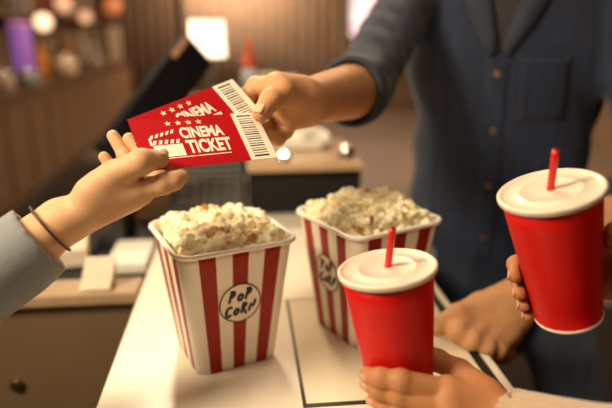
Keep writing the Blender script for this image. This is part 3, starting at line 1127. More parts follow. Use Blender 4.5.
def text_mesh(txt, sx, h, bold=0.0):
    cu = bpy.data.curves.new('t', 'FONT')
    cu.body = txt
    cu.size = 1
    cu.offset = bold
    cu.resolution_u = 4
    cu.align_x = 'LEFT'
    o = bpy.data.objects.new('t', cu)
    COL.objects.link(o)
    bpy.context.view_layer.update()
    me = bpy.data.meshes.new_from_object(o.evaluated_get(bpy.context.evaluated_depsgraph_get()))
    bpy.data.objects.remove(o)
    xs = [v.co.x for v in me.vertices]; ys = [v.co.y for v in me.vertices]
    x0, x1, y0, y1 = min(xs), max(xs), min(ys), max(ys)
    for v in me.vertices:
        v.co.x = (v.co.x - x0) / (x1 - x0) * sx
        v.co.y = (v.co.y - y0) / (y1 - y0) * h
    return me


class TicketFrame:
    def __init__(s, tl, tr, bl, w=TW, h=TH):
        tl, tr, bl = map(np.asarray, (tl, tr, bl))
        s.x = nrm(tr - tl)
        y = tl - bl
        s.y = nrm(y - y.dot(s.x) * s.x)
        s.z = np.cross(s.x, s.y)
        s.w, s.h = w, h
        s.o = tl + s.x * w / 2 - s.y * h / 2

    def sd(s, X, Y, Z):
        px, py, pz = X - s.o[0], Y - s.o[1], Z - s.o[2]
        a = np.abs(px * s.x[0] + py * s.x[1] + pz * s.x[2]) - s.w / 2
        b = np.abs(px * s.y[0] + py * s.y[1] + pz * s.y[2]) - s.h / 2
        c = np.abs(px * s.z[0] + py * s.z[1] + pz * s.z[2]) - .0003
        return np.maximum(np.maximum(a, b), c)

    def cut(s, X, Y, Z):
        return s.sd(X, Y, Z) - .0011

    def hit(s, px, py, off=0):
        r = nrm(P(px, py, 1) - CAM)
        return CAM + r * ((s.o + s.z * off - CAM).dot(s.z) / r.dot(s.z))

    def at(s, u, v, off=0):
        return s.o + s.x * (u - .5) * s.w + s.y * (v - .5) * s.h + s.z * off


T1 = TicketFrame(P(127, 120.5, .628), P(256, 112.2, .702), P(142.5, 173, .592))
T2 = TicketFrame(P(126.5, 120.0, .636), P(230, 80, .724), P(150, 160, .620))


def rect(bm, u0, v0, u1, v1, z, W=TW, H=TH):
    return poly(bm, [((u0 - .5) * W, (v0 - .5) * H), ((u1 - .5) * W, (v0 - .5) * H), ((u1 - .5) * W, (v1 - .5) * H), ((u0 - .5) * W, (v1 - .5) * H)], z)


def make_ticket(fr, label):
    rot = Matrix((fr.x, fr.y, fr.z)).transposed()
    root = empty('cinema_ticket', fr.o, rot=rot)
    bpy.context.view_layer.update()
    ub = .785
    th = .00025

    def solid(bm, pts):
        top = [bm.verts.new((x, y, th)) for x, y in pts]
        bot = [bm.verts.new((x, y, -th)) for x, y in pts]
        bm.faces.new(top); bm.faces.new(bot[::-1])
        for i in range(len(pts)):
            j = (i + 1) % len(pts)
            bm.faces.new((top[i], bot[i], bot[j], top[j]))
    # red panel with a serrated left edge
    bm = bmesh.new()
    pts = [((ub - .5) * TW, -TH / 2), ((ub - .5) * TW, TH / 2), (-TW / 2, TH / 2)]
    nt_ = 14
    for k in range(nt_):
        y = TH / 2 - TH * k / nt_
        pts += [(-TW / 2 + .0016, y - TH / nt_ * .5), (-TW / 2, y - TH / nt_)]
    solid(bm, pts)
    obj('red_panel', bm, M['ticket_red'], root, smooth=False)
    bm = bmesh.new()
    solid(bm, [((ub - .5) * TW, -TH / 2), (TW / 2, -TH / 2), (TW / 2, TH / 2), ((ub - .5) * TW, TH / 2)])
    st = obj('stub', bm, M['ticket_cream'], root, smooth=False)
    bm = bmesh.new()
    rg = random.Random(3)
    for k in range(16):
        t = (.014, .022, .012, .024, .016)[k % 5]
        rect(bm, .825, .125 + k * .0488, .945, .125 + k * .0488 + t, th + .0001)
    rect(bm, .825, .058, .945, .092, th + .0001)
    rect(bm, .825, .915, .945, .945, th + .0001)
    obj('barcode', bm, M['print_dark'], st, smooth=False)
    # stars
    for i in range(5):
        u, vv = .275 + i * .078, .875
        bm = bmesh.new()
        cx, cy = (u - .5) * TW, (vv - .5) * TH
        R = .0041 if i < 4 else .0038
        vs = [bm.verts.new((cx + (R if k % 2 == 0 else R * .42) * math.sin(k * PI / 5), cy + (R if k % 2 == 0 else R * .42) * math.cos(k * PI / 5), th + .0001)) for k in range(10)]
        c0 = bm.verts.new((cx, cy, th + .0001))
        for k in range(10): bm.faces.new((c0, vs[(k + 1) % 10], vs[k]))
        s_ = obj('star', bm, M['star_yellow'] if i < 4 else M['print_maroon'], root, smooth=False)
        if i == 4: s_['label'] = 'dark printed star'
    # words
    for txt, u0, u1, v0, v1, bold in (('CINEMA', .335, .668, .550, .780, .035), ('TICKET', .350, .690, .245, .515, .035)):
        me = text_mesh(txt, (u1 - u0) * TW, (v1 - v0) * TH, bold)
        me.transform(Matrix.Translation(((u0 - .5) * TW, (v0 - .5) * TH, th + .0001)))
        o = obj('lettering', me, M['print_cream'], root, smooth=False)
    bm = bmesh.new()
    rect(bm, .16, .185, .66, .20, th + .0001)
    obj('underline', bm, M['print_cream'], root, smooth=False)
    # clapperboard
    bm = bmesh.new()

    def q(p, z=th + .0001): poly(bm, [((a - .5) * TW, (b - .5) * TH) for a, b in p], z)
    q([(.115, .22), (.325, .22), (.325, .455), (.115, .455)])

    def strip(p0, p1, hgt, n):
        for k in range(n):
            a, b = k / n, (k + .55) / n
            def L(t, up):
                return (p0[0] + (p1[0] - p0[0]) * t + (.018 if up else 0), p0[1] + (p1[1] - p0[1]) * t + (hgt if up else 0))
            q([L(a, 0), L(b, 0), L(b - .02, 1), L(a - .02, 1)])
    strip((.115, .475), (.325, .475), .075, 5)
    strip((.105, .575), (.305, .690), .075, 5)
    q([(.098, .455), (.115, .455), (.115, .60), (.098, .60)])
    obj('clapperboard_print', bm, M['print_cream'], root, smooth=False)
    tag(root, label, 'ticket', 'cinema tickets passed between the hands')
    return root


make_ticket(T1, 'red cinema ticket in front, its words fully readable')
make_ticket(T2, 'red cinema ticket fanned out behind the front ticket, partly covered')

# ------------------------------------------------------------------ people
def finger(J, R, k=.0035, kg=.003):
    pr = []
    for i in range(len(J) - 1):
        pr.append(Cone(J[i], J[i + 1], R[i], R[i + 1], k))
        if 0 < i:
            pr.append(Cone(J[i], np.asarray(J[i]) + 1e-5, R[i] * 1.05, R[i] * 1.05, k))
    return Group(pr, kg)


def nail(a, b, rb, dorsal, parent, m, w=.62):
    """nail plate on the last finger joint a->b, dorsal = outward direction"""
    a = np.asarray(a); b = np.asarray(b)
    t = nrm(b - a); n = np.asarray(dorsal, float); n = nrm(n - n.dot(t) * t); s = np.cross(t, n)
    bm = bmesh.new()
    N, K = 8, 6
    g = []
    c0 = b - t * rb * .75
    for i in range(N + 1):
        row = []
        x = i / N
        wid = math.sin(min(1, .35 + x) * PI / 2) * (1 if x < .75 else math.sqrt(max(0, 1 - ((x - .75) / .3) ** 2)) * .9 + .1)
        for k in range(K + 1):
            th = (k / K * 2 - 1) * w * wid
            drop = .0 if x < .6 else (x - .6) ** 2 * rb * 1.1
            q = c0 + t * (x * rb * 1.55) + (n * math.cos(th) + s * math.sin(th)) * (rb * 1.035) - n * drop
            row.append(bm.verts.new(q))
        g.append(row)
    for i in range(N):
        for k in range(K): bm.faces.new((g[i][k], g[i + 1][k], g[i + 1][k + 1], g[i][k + 1]))
    o = world_obj('fingernail', bm, m, parent)
    md = o.modifiers.new('t', 'SOLIDIFY'); md.thickness = .0007
    return o


def hand_prims(w, rw, mcp, rm, fingers, thumb, rt, kf=.0022):
    """w wrist, mcp list of 4 knuckle points, fingers list of (joints after mcp, radii incl mcp), thumb joints"""
    pr = []
    cen = np.mean(mcp, 0)
    axis = nrm(cen - w)
    lat = nrm(mcp[0] - mcp[3])
    for i, mk in enumerate(mcp):
        base = w + (lat * (rw * .55) * (1 - 2 * i / 3.0)) + axis * .006
        pr.append(Cone(base, mk, rw * .62, rm[i], .014))
    pr.append(Cone(w, cen, rw * .75, rw * .55, .012))
    pr.append(Cone(thumb[0], thumb[1], rt[0], rt[1], .016))
    # web between thumb and index
    pr.append(Cone(thumb[0] * .6 + thumb[1] * .4, mcp[0] * .6 + w * .4, rt[1] * .75, rm[0] * .8, .012))
    pr.append(finger(thumb[1:], rt[1:], .004, .005))
    for i in range(4):
        J = [mcp[i]] + fingers[i][0]
        pr.append(finger(J, fingers[i][1], .0035, kf))
    return pr


def folds(a1, f, ph=0, dirn=(0, 0, 1)):
    d = np.asarray(dirn, float)

    def g(X, Y, Z):
        t = X * d[0] + Y * d[1] + Z * d[2]
        w = np.sin(X * f * .7 + Y * f * .45 + ph) * 1.3 + np.sin(Y * f * .8 - Z * f * .4 + ph * 2) * 1.1
        return a1 * (np.sin(t * f * 2 + w) + .6 * np.sin(t * f * 3.7 - 1.4 * w + X * f))
    return g


def build_person(label, skin, centre, yaw, H, arms, top_mat, leg_mat, seed, sleeve_r=.05, shoulder_z=None, top_kind='sweater', hair_len=.0, detail=.007, shoulder_w=.19, broad=1.0, fold=.0012, stance=1.0):
    """figure standing at centre facing yaw (0 = towards -y). arms: list of dict(side, elbow, wrist, re, rw, sleeve_end(0..1 along elbow-wrist), hi prims)"""
    root = empty('person', (centre[0], centre[1], 0))
    fwd = np.array([math.sin(yaw), -math.cos(yaw), 0.])
    rgt = np.array([-math.cos(yaw), -math.sin(yaw), 0.])     # the person's right hand side
    c = np.array([centre[0], centre[1], 0.])
    z = np.array([0, 0, 1.])
    s = H / 1.75
    hipz, waist, chest, shz = .93 * s, 1.08 * s, 1.29 * s, (shoulder_z or 1.42 * s)
    neck0, chin = shz + .02 * s, shz + .10 * s
    fl = (fwd, .66)
    b = broad

    def L(x, y, zz): return c + rgt * x + fwd * y + z * zz
    torso = [Cone(L(0, 0, hipz), L(0, 0, waist), .150 * s * b, .142 * s * b, .05, flat=fl), Cone(L(0, 0, waist), L(0, 0, chest), .142 * s * b, .165 * s * b, .05, flat=fl),
             Cone(L(0, 0, chest), L(0, -.01, shz - .05), .165 * s * b, .13 * s * b, .05, flat=fl),
             Cone(L(-shoulder_w * .8, -.01, shz - .015), L(shoulder_w * .8, -.01, shz - .015), .058 * s, .058 * s, .05)]
    coarse = [Cone(q.a, q.b, q.ra - .012, q.rb - .012, q.k, q.flat) for q in torso]
    coarse += [Cone(L(0, 0, neck0 - .03), L(0, .02, chin), .058 * s, .052 * s, .02)]
    hc = L(0, .03, chin + .115 * s)
    head = [Cone(hc - fwd * .02, hc + fwd * .02, .088 * s, .083 * s, .03), Cone(hc + fwd * .02 - z * .02 * s, hc + fwd * .045 - z * .075 * s, .066 * s, .045 * s, .03),
            Cone(hc + fwd * .092 * s - z * .005, hc + fwd * .112 * s - z * .036 * s, .009, .013, .012),
            Cone(hc + fwd * .088 * s - z * .066 * s - rgt * .014, hc + fwd * .088 * s - z * .066 * s + rgt * .014, .0075, .0075, .006),
            Cone(hc + fwd * .094 * s - rgt * .03 + z * .018, hc + fwd * .094 * s + rgt * .03 + z * .018, .008, .008, .015)]
    for sd in (-1, 1):
        head.append(Cone(hc + rgt * sd * .084 * s + z * .012, hc + rgt * sd * .086 * s - z * .03, .014, .009, .006, flat=(rgt, .5)))
    coarse += head
    leg = []
    for sd in (-1, 1):
        stance_ = stance if sd < 0 else 1.0
        hip = L(sd * .085 * s, 0, hipz - .02); kn = L(sd * .10 * s * stance_, .015, .49 * s); an = L(sd * .11 * s * stance_, -.01, .08)
        leg += [Cone(hip, kn, .088 * s * b, .060 * s, .03), Cone(kn, an, .060 * s, .044 * s, .02)]
        coarse += [Cone(hip, kn, .072 * s, .050 * s, .03), Cone(kn, an, .048 * s, .033 * s, .02)]
    sleeves = []
    hires = []
    cutin = []
    cuffs = []
    for A in arms:
        sd = 1 if A['side'] == 'R' else -1
        sh = A.get('shoulder')
        if sh is None: sh = L(sd * shoulder_w, -.01, shz - .02)
        el, wr = A['elbow'], A['wrist']
        ra = A.get('ra', .045)
        coarse += [Cone(sh, el, ra, A['re'], .02)]
        te = A['sleeve']
        if te >= 0.02:
            endp = el + (wr - el) * te
            r_end = A['re'] + (A['rw'] - A['re']) * te
            coarse += [Cone(el, el + (wr - el) * max(te - .12, .01), A['re'] - .004, r_end - .004, .02)]
            sleeves += [Cone(sh, el, sleeve_r * 1.22, sleeve_r * 1.05, .03), Cone(el, endp, sleeve_r * 1.05, A.get('cuff', r_end + .010), .02)]
            cutin.append((endp, nrm(wr - el), np.asarray(el), r_end))
        hires += [(A, [Cone(el, wr, A['re'], A['rw'], .012, flat=A.get('flat'))] + A['hand'], A.get('cuts', ()), A.get('h', .0016))]
    parts = [sdf_mesh('b', coarse, detail)]
    for A, pr, cuts, hh in hires:
        parts.append(sdf_mesh('h', pr, hh, cuts=cuts))
    body = world_obj('body', join_meshes('body', parts), skin, root)

    def cutoff(e, d, el, r):
        def g(X, Y, Z):
            t = (X - e[0]) * d[0] + (Y - e[1]) * d[1] + (Z - e[2]) * d[2]
            px, py, pz = X - e[0] - t * d[0], Y - e[1] - t * d[1], Z - e[2] - t * d[2]
            q = np.sqrt(px * px + py * py + pz * pz)
            return np.maximum(np.maximum(-t, q - .11), t - .14)        # everything past the cuff
        return g

    def bore(e, d, el, r):
        def g(X, Y, Z):
            t = (X - e[0]) * d[0] + (Y - e[1]) * d[1] + (Z - e[2]) * d[2]
            px, py, pz = X - e[0] - t * d[0], Y - e[1] - t * d[1], Z - e[2] - t * d[2]
            return np.maximum(np.sqrt(px * px + py * py + pz * pz) - (r + .003), np.maximum(-t - .02, t - .1))
        return g
    cuts = [cutoff(*q) for q in cutin] + [bore(*q) for q in cutin]
    top = [Cone(q.a, q.b, q.ra + .006, q.rb + .006, q.k, q.flat) for q in torso] + sleeves
    if top_kind == 'shirt':
        top.append(Cone(L(0, 0, hipz - .13), L(0, 0, hipz + .02), .168 * s * b, .158 * s * b, .04, flat=fl))
    info = dict(L=L, fwd=fwd, rgt=rgt, shz=shz, s=s, chin=chin, c=c)
    extra = []
    if top_kind == 'shirt':
        # open V neck
        def vee(X, Y, Z):
            lx = (X - c[0]) * rgt[0] + (Y - c[1]) * rgt[1]
            ly = (X - c[0]) * fwd[0] + (Y - c[1]) * fwd[1]
            return np.maximum(np.maximum(np.abs(lx) - (Z - VZ) * .25, -(ly - .02)), np.minimum(-(Z - VZ), 0 * Z))
        VZ = info['shz'] - .165
        extra = [vee]
        world_obj('undershirt', sdf_mesh('u', [Cone(q.a, q.b, q.ra - .005, q.rb - .005, q.k, q.flat) for q in torso], .007, inter=[lambda X, Y, Z: Z - (info['shz'] + .0) + 0 * X + 0 * Y]), M['dark_cloth'], root)
    neckhole = []
    me = sdf_mesh('top', top, A.get('cloth_h', .005), cuts=cuts + extra, disp=folds(fold, 22, seed, (.5, .3, .8)))
    shirt = world_obj('shirt' if top_kind == 'shirt' else 'sweater', me, top_mat, root)
    tr = world_obj('trousers', sdf_mesh('tr', [Cone(L(0, 0, hipz - .02), L(0, 0, hipz + .06), .152 * s * b, .140 * s * b, .04, flat=fl)] + leg, .008, disp=folds(.002, 16, seed + 1),
                   inter=[lambda X, Y, Z: Z - (hipz + .0) + 0 * X + 0 * Y]), leg_mat, root)
    for sd in (-1, 1):
        stance_ = stance if sd < 0 else 1.0
        f0 = L(sd * .11 * s * stance_, -.04, .045); f1 = L(sd * .12 * s * stance_, .15, .035)
        world_obj('shoe', sdf_mesh('sh', [Cone(f0, f1, .045, .034, .02), Cone(f0, f0 + z * .05, .044, .042, .02)], .006, inter=[lambda X, Y, Z: -(Z - .004) + 0 * X + 0 * Y]), M['black'], root)
    hr = [Cone(hc - fwd * .022 + z * .012, hc + fwd * .012 + z * .014, .096 * s, .090 * s, .02)]
    if hair_len:
        hr.append(Cone(hc - fwd * .05 - z * .02, L(0, -.09, chin - hair_len), .08, .06, .05, flat=(fwd, .6)))
    def facecut(X, Y, Z):
        t = (X - hc[0]) * fwd[0] + (Y - hc[1]) * fwd[1]
        return np.maximum(-(t - .035 - (Z - hc[2]) * -.3), Z - hc[2] - .052)
    world_obj('hair', sdf_mesh('hr', hr, .006, cuts=[facecut], disp=folds(.0012, 60, seed)), M['hair'], root)
    for sd in (-1, 1):
        bm = bmesh.new(); bmesh.ops.create_uvsphere(bm, u_segments=16, v_segments=10, radius=.0115)
        bm.transform(Matrix.Translation(Vector(hc + fwd * .0815 * s + rgt * sd * .031 - z * .002)))
        world_obj('eye', bm, M['eye'], body)
    tag(root, label, 'person')
    info.update(root=root, body=body, shirt=shirt)
    return info


def A3(*a): return np.array(a, float)


# --- 1: person at left taking the tickets -----------------------------------------------------------
w = P(60, 223, .598)
th = [P(92, 193, .590), P(114, 175, .590), T1.hit(141, 162, .0130), T1.hit(159, 158.5, .0112)]
mcp = [P(139, 190, .604), P(131, 196, .622), P(121, 199, .638), P(108, 199, .650)]
fi = [([P(164, 184, .596), P(174, 181, .598), P(181, 177, .604)], [.0125, .0098, .0088, .0078]),
      ([P(158, 178, .636), P(142, 154, .652), P(129, 139, .655)], [.0115, .0092, .0082, .0070]),
      ([P(143, 178, .652), P(125, 155, .664), P(113, 136, .664)], [.0112, .0090, .0080, .0068]),
      ([P(124, 182, .664), P(112, 168, .670), P(104, 157, .668)], [.0105, .0080, .0072, .0062])]
hp = hand_prims(w, .0245, mcp, [.0165, .016, .0155, .0145], fi, th, [.0170, .0140, .0120, .0100])
el = P(-70, 326, .56)
I1 = build_person('person in a grey blue sleeve taking the cinema tickets, thumb on the front ticket', M['skin_pale'], (-.60, .10), math.radians(150), 1.66,
                  [dict(side='L', elbow=el, wrist=w, re=.040, rw=.0235, sleeve=.84, cuff=.0395, hand=hp, cuts=[T1.cut, T2.cut], h=.0013, cloth_h=.004)],
                  M['greyblue'], M['dark_cloth'], 3, sleeve_r=.0395, hair_len=.10)
nail(th[2], th[3], .0100, T1.z + .25 * UP, I1['body'], M['nail'])
# bracelet
ax_ = nrm(w - el)
bc = P(50, 229, .5935)
bm = bmesh.new()
o1 = nrm(np.cross(ax_, UP)); o2 = np.cross(ax_, o1)
tube(bm, [bc + (o1 * math.cos(t) + o2 * math.sin(t)) * .0287 for t in np.linspace(0, 2 * PI, 40, endpoint=False)], .0012, 8, closed=True)
world_obj('bracelet', bm, M['bracelet'], I1['root'])

# --- 2: man in denim holding out the tickets -----------------------------------------------------------
wr = P(307, 101, .755); er = P(361, 90, .985)
gz = T1.z
tipt = T1.hit(261, 113.5, .0125)
thr = [P(297, 97, .738), P(283, 92, .712), T1.hit(271, 100, .0165), tipt]
mcr = [P(277, 87, .722), P(282, 97, .738), P(287, 108, .745), P(292, 117, .748)]
fir = [([P(256, 86, .742), P(246, 97, .744), P(248, 110, .736)], [.0145, .0112, .0100, .0085]),
       ([P(262, 101, .765), P(254, 116, .758), P(257, 127, .746)], [.0145, .0112, .0100, .0085]),
       ([P(271, 117, .765), P(266, 131, .752), P(269, 138, .738)], [.0140, .0108, .0096, .0084]),
       ([P(285, 131, .752), P(278, 138, .742), P(272, 137, .730)], [.0130, .0098, .0090, .0080])]
hr_ = hand_prims(wr, .029, mcr, [.0185, .0185, .018, .0165], fir, thr, [.018, .0145, .0125, .0105])
wl = P(531, 288, .905); ell = P(650, 186, 1.06)
thl = [P(508, 299, .888), P(480, 305, .872), P(458, 315, .852), P(437, 327, .842)]
ml = [P(474, 318, .862), P(486, 326, .857), P(498, 332, .855), P(509, 335, .858)]
fil = [([P(458, 331, .832), P(464, 343, .846), P(474, 343, .858)], [.0175, .0150, .0125, .0105]),
       ([P(472, 340, .826), P(478, 350, .842), P(488, 349, .854)], [.0175, .0150, .0125, .0105]),
       ([P(486, 347, .826), P(491, 355, .841), P(500, 353, .852)], [.0170, .0145, .0120, .0102]),
       ([P(498, 350, .832), P(503, 356, .845), P(510, 353, .855)], [.0155, .0130, .0110, .0092])]
hl_ = hand_prims(wl, .029, ml, [.0185, .0185, .018, .0165], fil, thl, [.021, .0180, .0158, .0135], kf=.007)
ctop = lambda X, Y, Z: np.maximum(np.maximum(Z - TOP - .001, X - CR - .0005), -(Z - TOP + .06)) + 0 * Y
mc = cam2w(.415, 1.265)
I2 = build_person('person in a dark denim shirt holding out the cinema tickets, other hand on the counter', M['skin_man'], mc, math.radians(-24) - YAW, 1.86,
                  [dict(side='R', elbow=er, wrist=wr, re=.047, rw=.0285, shoulder=P(414, -14, 1.24), sleeve=.16, hand=hr_, cuts=[T1.cut, T2.cut], h=.0016, ra=.05, cuff=.056),
                   dict(side='L', elbow=ell, wrist=wl, re=.048, rw=.0285, sleeve=.26, hand=hl_, cuts=[ctop], h=.0018, ra=.05, cuff=.056, cloth_h=.0045)],
                  M['denim'], M['jeans'], 8, sleeve_r=.047, shoulder_z=1.535, top_kind='shirt', shoulder_w=.20, broad=1.06, fold=.0022, stance=2.3)
nail(thr[2], thr[3], .0105, gz + .5 * UP - .3 * RT, I2['body'], M['nail'])

# rolled cuffs
for (e, q, t, rr) in ((er, wr, .16, .0525), (ell, wl, .27, .0525)):
    d = nrm(q - e)
    o1 = nrm(np.cross(d, UP)); o2 = np.cross(d, o1)
    bm = bmesh.new()
    n = 48
    rings = []
    prof = [(-.024, rr - .003), (-.020, rr + .003), (.0, rr + .0045), (.020, rr + .003), (.024, rr - .001), (.021, rr - .006), (-.02, rr - .006)]
    for (s_, r_) in prof:
        rings.append([bm.verts.new(Vector(e + (q - e) * t + d * (s_ * 1.25) + (o1 * math.cos(2 * PI * k / n) + o2 * math.sin(2 * PI * k / n)) * (r_ + .0012 * math.sin(3 * 2 * PI * k / n + s_ * 60)))) for k in range(n)])
    for i in range(len(rings)):
        a_, b_ = rings[i], rings[(i + 1) % len(rings)]
        for k in range(n): bm.faces.new((a_[k], a_[(k + 1) % n], b_[(k + 1) % n], b_[k]))
    world_obj('rolled_cuff', bm, M['denim_in'], I2['root'])

# placket, buttons, pocket, collar laid on the shirt front
sh = I2['shirt']
bv = BVHTree.FromPolygons([v.co.copy() for v in sh.data.vertices], [tuple(p.vertices) for p in sh.data.polygons])
L2, f2, r2 = I2['L'], I2['fwd'], I2['rgt']


def front(x, zz, off=.002):
    o = Vector(L2(x, .5, zz))
    hit = bv.ray_cast(o, Vector(-f2), 1.0)
    if hit[0] is None: return None
    return hit[0] + Vector(f2) * off, hit[1]


VZ = I2['shz'] - .165


def patch(name, x0, x1, z0, z1, m, nx=6, nz=24, off=.0025, th_=.002, slope=0):
    bm = bmesh.new()
    g = []
    for j in range(nz + 1):
        row = []
        for i in range(nx + 1):
            zz = z0 + (z1 - z0) * j / nz
            x = x0 + (x1 - x0) * i / nx + slope * (zz - z0)
            p = front(x, zz, off)
            row.append(bm.verts.new(p[0]) if p else None)
        g.append(row)
    for j in range(nz):
        for i in range(nx):
            q = (g[j][i], g[j][i + 1], g[j + 1][i + 1], g[j + 1][i])
            if all(q): bm.faces.new(q)
    o = world_obj(name, bm, m, sh)
    md = o.modifiers.new('t', 'SOLIDIFY'); md.thickness = th_; md.offset = 1
    return o


patch('placket', -.018, .018, .96, VZ - .012, M['denim'], nz=60)
patch('chest_pocket', -.125, -.04, 1.25, 1.365, M['denim'], nz=14, off=.002, th_=.0015)
for zz in (1.335, 1.225, 1.115, 1.005):
    p = front(0, zz, .0045)
    if p:
        bm = lathe([(0, 0), (.0058, 0), (.0062, .001), (.0050, .0024), (.0035, .0018), (0, .0018)], 20)
        bm.transform(Matrix.Translation(p[0]) @ Vector((0, 0, 1)).rotation_difference(Vector(f2)).to_matrix().to_4x4())
        world_obj('button', bm, M['button'], sh)
# collar flaps
for sd in (-1, 1):
    bm = bmesh.new()
    zt = I2['shz'] + .035
    pts_in, pts_out = [], []
    for k in range(9):
        t = k / 8
        zz = VZ + .01 + (zt - VZ - .01) * t
        xin = sd * ((zz - VZ) * .25 + .002)
        y = .118 - .075 * t
        wid = .012 + .045 * math.sin(min(1, t * 1.25) * PI / 2) * (1 - .25 * t)
        a_ = front(xin + sd * .008, zz, .006)
        yin = (np.array(a_[0]) - L2(0, 0, 0)).dot(f2) if a_ else y
        b_ = front(xin + sd * (wid + .008), zz - .012, .006)
        yo = (np.array(b_[0]) - L2(0, 0, 0)).dot(f2) if b_ else yin - .02
        pts_in.append(bm.verts.new(Vector(L2(xin, max(yin, .03) + .004, zz))))
        pts_out.append(bm.verts.new(Vector(L2(xin + sd * wid, max(yo, .02) + .003, zz - .012))))
    for k in range(8): bm.faces.new((pts_in[k], pts_out[k], pts_out[k + 1], pts_in[k + 1]))
    o = world_obj('collar', bm, M['denim_in'], sh)
    md = o.modifiers.new('t', 'SOLIDIFY'); md.thickness = .003

# --- 3: person holding the lower cup -----------------------------------------------------------
w3 = P(493, 418, .555)
S = CF.snap
m3 = [P(448, 391, .552), P(450, 407, .545), P(453, 422, .545), P(458, 436, .549)]
rr3 = [.0100, .0094, .0088, .0078]
f3 = [([S(P(402, 388, .535), .0094), S(P(377, 383, .545), .0088), S(P(361, 379, .558), .0076)], [.0118, .0098, .0088, .0076]),
      ([S(P(399, 406, .535), .0094), S(P(371, 401, .545), .0088), S(P(356, 392, .558), .0076)], [.0118, .0098, .0088, .0076]),
      ([S(P(402, 424, .535), .0090), S(P(376, 420, .545), .0084), S(P(361, 410, .558), .0072)], [.0112, .0094, .0084, .0072]),
      ([S(P(409, 440, .535), .0082), S(P(387, 436, .545), .0076), S(P(371, 427, .556), .0066)], [.0100, .0084, .0076, .0066])]
t3 = [P(482, 393, .562), P(459, 372, .585), S(P(437, 361, .606), .0098), S(P(412, 352, .62), .0088)]
hp3 = hand_prims(w3, .0245, m3, [.0150, .0150, .0145, .0135], f3, t3, [.0155, .0125, .0105, .0088])
e3 = P(655, 480, .45)
I3 = build_person('person in a cream knit sleeve gripping the lower drink cup', M['skin_tan'], (.52, -.52), math.radians(160), 1.68,
                  [dict(side='R', elbow=e3, wrist=w3, re=.040, rw=.0245, sleeve=.90, cuff=.0345, hand=hp3, cuts=[CF.sd], h=.0013, cloth_h=.004)],
                  M['knit'], M['dark_cloth'], 5, sleeve_r=.046, hair_len=.12)
for (J, R, k_) in ((f3[0][0], .0076, 0), (f3[1][0], .0076, 1), (f3[2][0], .0072, 2)):
    out = J[2] - (CF.o + CF.a * (J[2] - CF.o).dot(CF.a))
    nail(J[1], J[2], R, out, I3['body'], M['nail_pink'])

# --- 4: person at right holding the raised cup -----------------------------------------------------------
D = CRr.at
w4 = D(.012, 6, .062)
hs_ = [.056, .037, .022, .008]
m4 = [D(hs_[i] + (.006 - .002 * i), 44 - 2 * i, .0165) for i in range(4)]
f4 = []
for i, (h_, r_) in enumerate(zip(hs_, (.0078, .0080, .0075, .0066))):
    f4.append(([D(h_, 98, r_ * 1.15), D(h_ - .001, 143, r_), D(h_ - .002, (171, 174, 173, 172)[i], r_ * .88)], [r_ * 1.35, r_ * 1.15, r_, r_ * .88]))
t4 = [D(.030, 2, .040), D(.058, -8, .026), D(.078, -14, .0125), D(.089, -18, .0098)]
hp4 = hand_prims(w4, .027, m4, [.0160, .0155, .0150, .0140], f4, t4, [.017, .0140, .0115, .0094])
e4 = P(725, 440, .62)
I4 = build_person('person mostly outside the picture whose fingers wrap the raised drink cup', M['skin_brown'], (1.08, .50), math.radians(200), 1.74,
                  [dict(side='R', elbow=e4, wrist=w4, re=.042, rw=.026, sleeve=.62, cuff=.042, hand=hp4, cuts=[CRr.sd], h=.0013, cloth_h=.005)],
                  M['maroon'], M['dark_cloth'], 9, sleeve_r=.05, hair_len=.0)
for i in range(4):
    J = f4[i][0]
    out = nrm(J[2] - (CRr.o + CRr.a * (J[2] - CRr.o).dot(CRr.a))) - .5 * FW
    nail(J[1], J[2], [.0078, .0080, .0075, .0066][i] * .88, out, I4['body'], M['nail_pink'])
nail(t4[2], t4[3], .0094, t4[3] - (CRr.o + CRr.a * (t4[3] - CRr.o).dot(CRr.a)), I4['body'], M['nail_pink'])

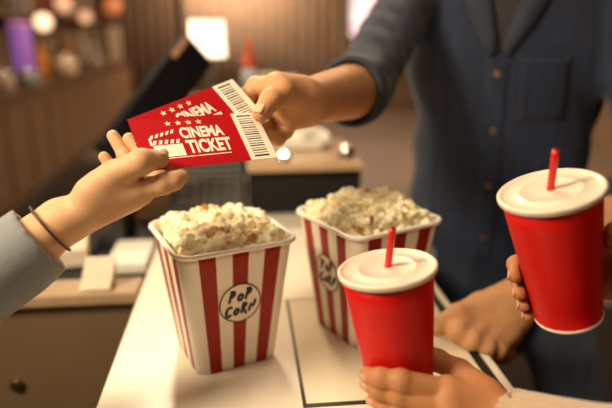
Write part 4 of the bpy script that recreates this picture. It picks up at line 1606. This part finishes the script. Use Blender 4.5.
# ------------------------------------------------------------------ lights
def area(name, loc, target, size, power, col, shape='DISK'):
    l = bpy.data.lights.new(name, 'AREA')
    l.shape = shape; l.size = size; l.energy = power; l.color = col
    o = bpy.data.objects.new(name, l); COL.objects.link(o)
    o.location = loc
    o.rotation_euler = (Vector(target) - Vector(loc)).to_track_quat('-Z', 'Y').to_euler()
    return o


WARM = (1.0, .74, .48)
area('key_lamp', (-.86, .28, 2.0), (.0, .85, 1.15), .4, 26, (1, .835, .575))
area('ceiling_lamp_counter', (.0, .9, ZC - .05), (.0, .9, 0), .6, 9, WARM)
area('ceiling_lamp_room', (1.9, 5.8, ZC - .05), (1.9, 5.8, 0), .8, 150, WARM)
area('ceiling_lamp_bar', (-1.5, 5.6, ZC - .05), (-2.0, 5.6, 0), .8, 24, WARM)
area('curtain_lamp', (-.15, 9.5, ZC - .08), (-.15, 10.5, 1.4), .4, 140, (1, .76, .54))
area('front_fill_light', (.25, -.9, ZC - .05), (.05, .8, 1.1), .7, 12, (1, .83, .58))  # unseen fill light, added to brighten the sides facing the camera
area('rear_fill_light', (-.3, 2.6, 2.6), (0, 1.3, 1.1), .4, 34, (1, .76, .5))  # unseen warm light added behind left, brightens the hand and paper bag

wd = bpy.data.worlds.new('World'); SC.world = wd
wd.use_nodes = True
wd.node_tree.nodes['Background'].inputs['Color'].default_value = (.10, .075, .05, 1)
wd.node_tree.nodes['Background'].inputs['Strength'].default_value = .3

# ------------------------------------------------------------------ camera
cd = bpy.data.cameras.new('Camera')
cd.sensor_width = 36; cd.lens = 35.0
cd.clip_start = .02
cd.dof.use_dof = True
cd.dof.focus_distance = .64
cd.dof.aperture_fstop = 2.1
co = bpy.data.objects.new('Camera', cd); COL.objects.link(co)
m3x = Matrix((RT, UP, -FW)).transposed()
co.matrix_world = Matrix.Translation(Vector(CAM)) @ m3x.to_4x4()
SC.camera = co
SC.view_settings.view_transform = 'Standard'
SC.view_settings.look = 'None'
SC.view_settings.exposure = 0.0
SC.view_settings.gamma = 1.0
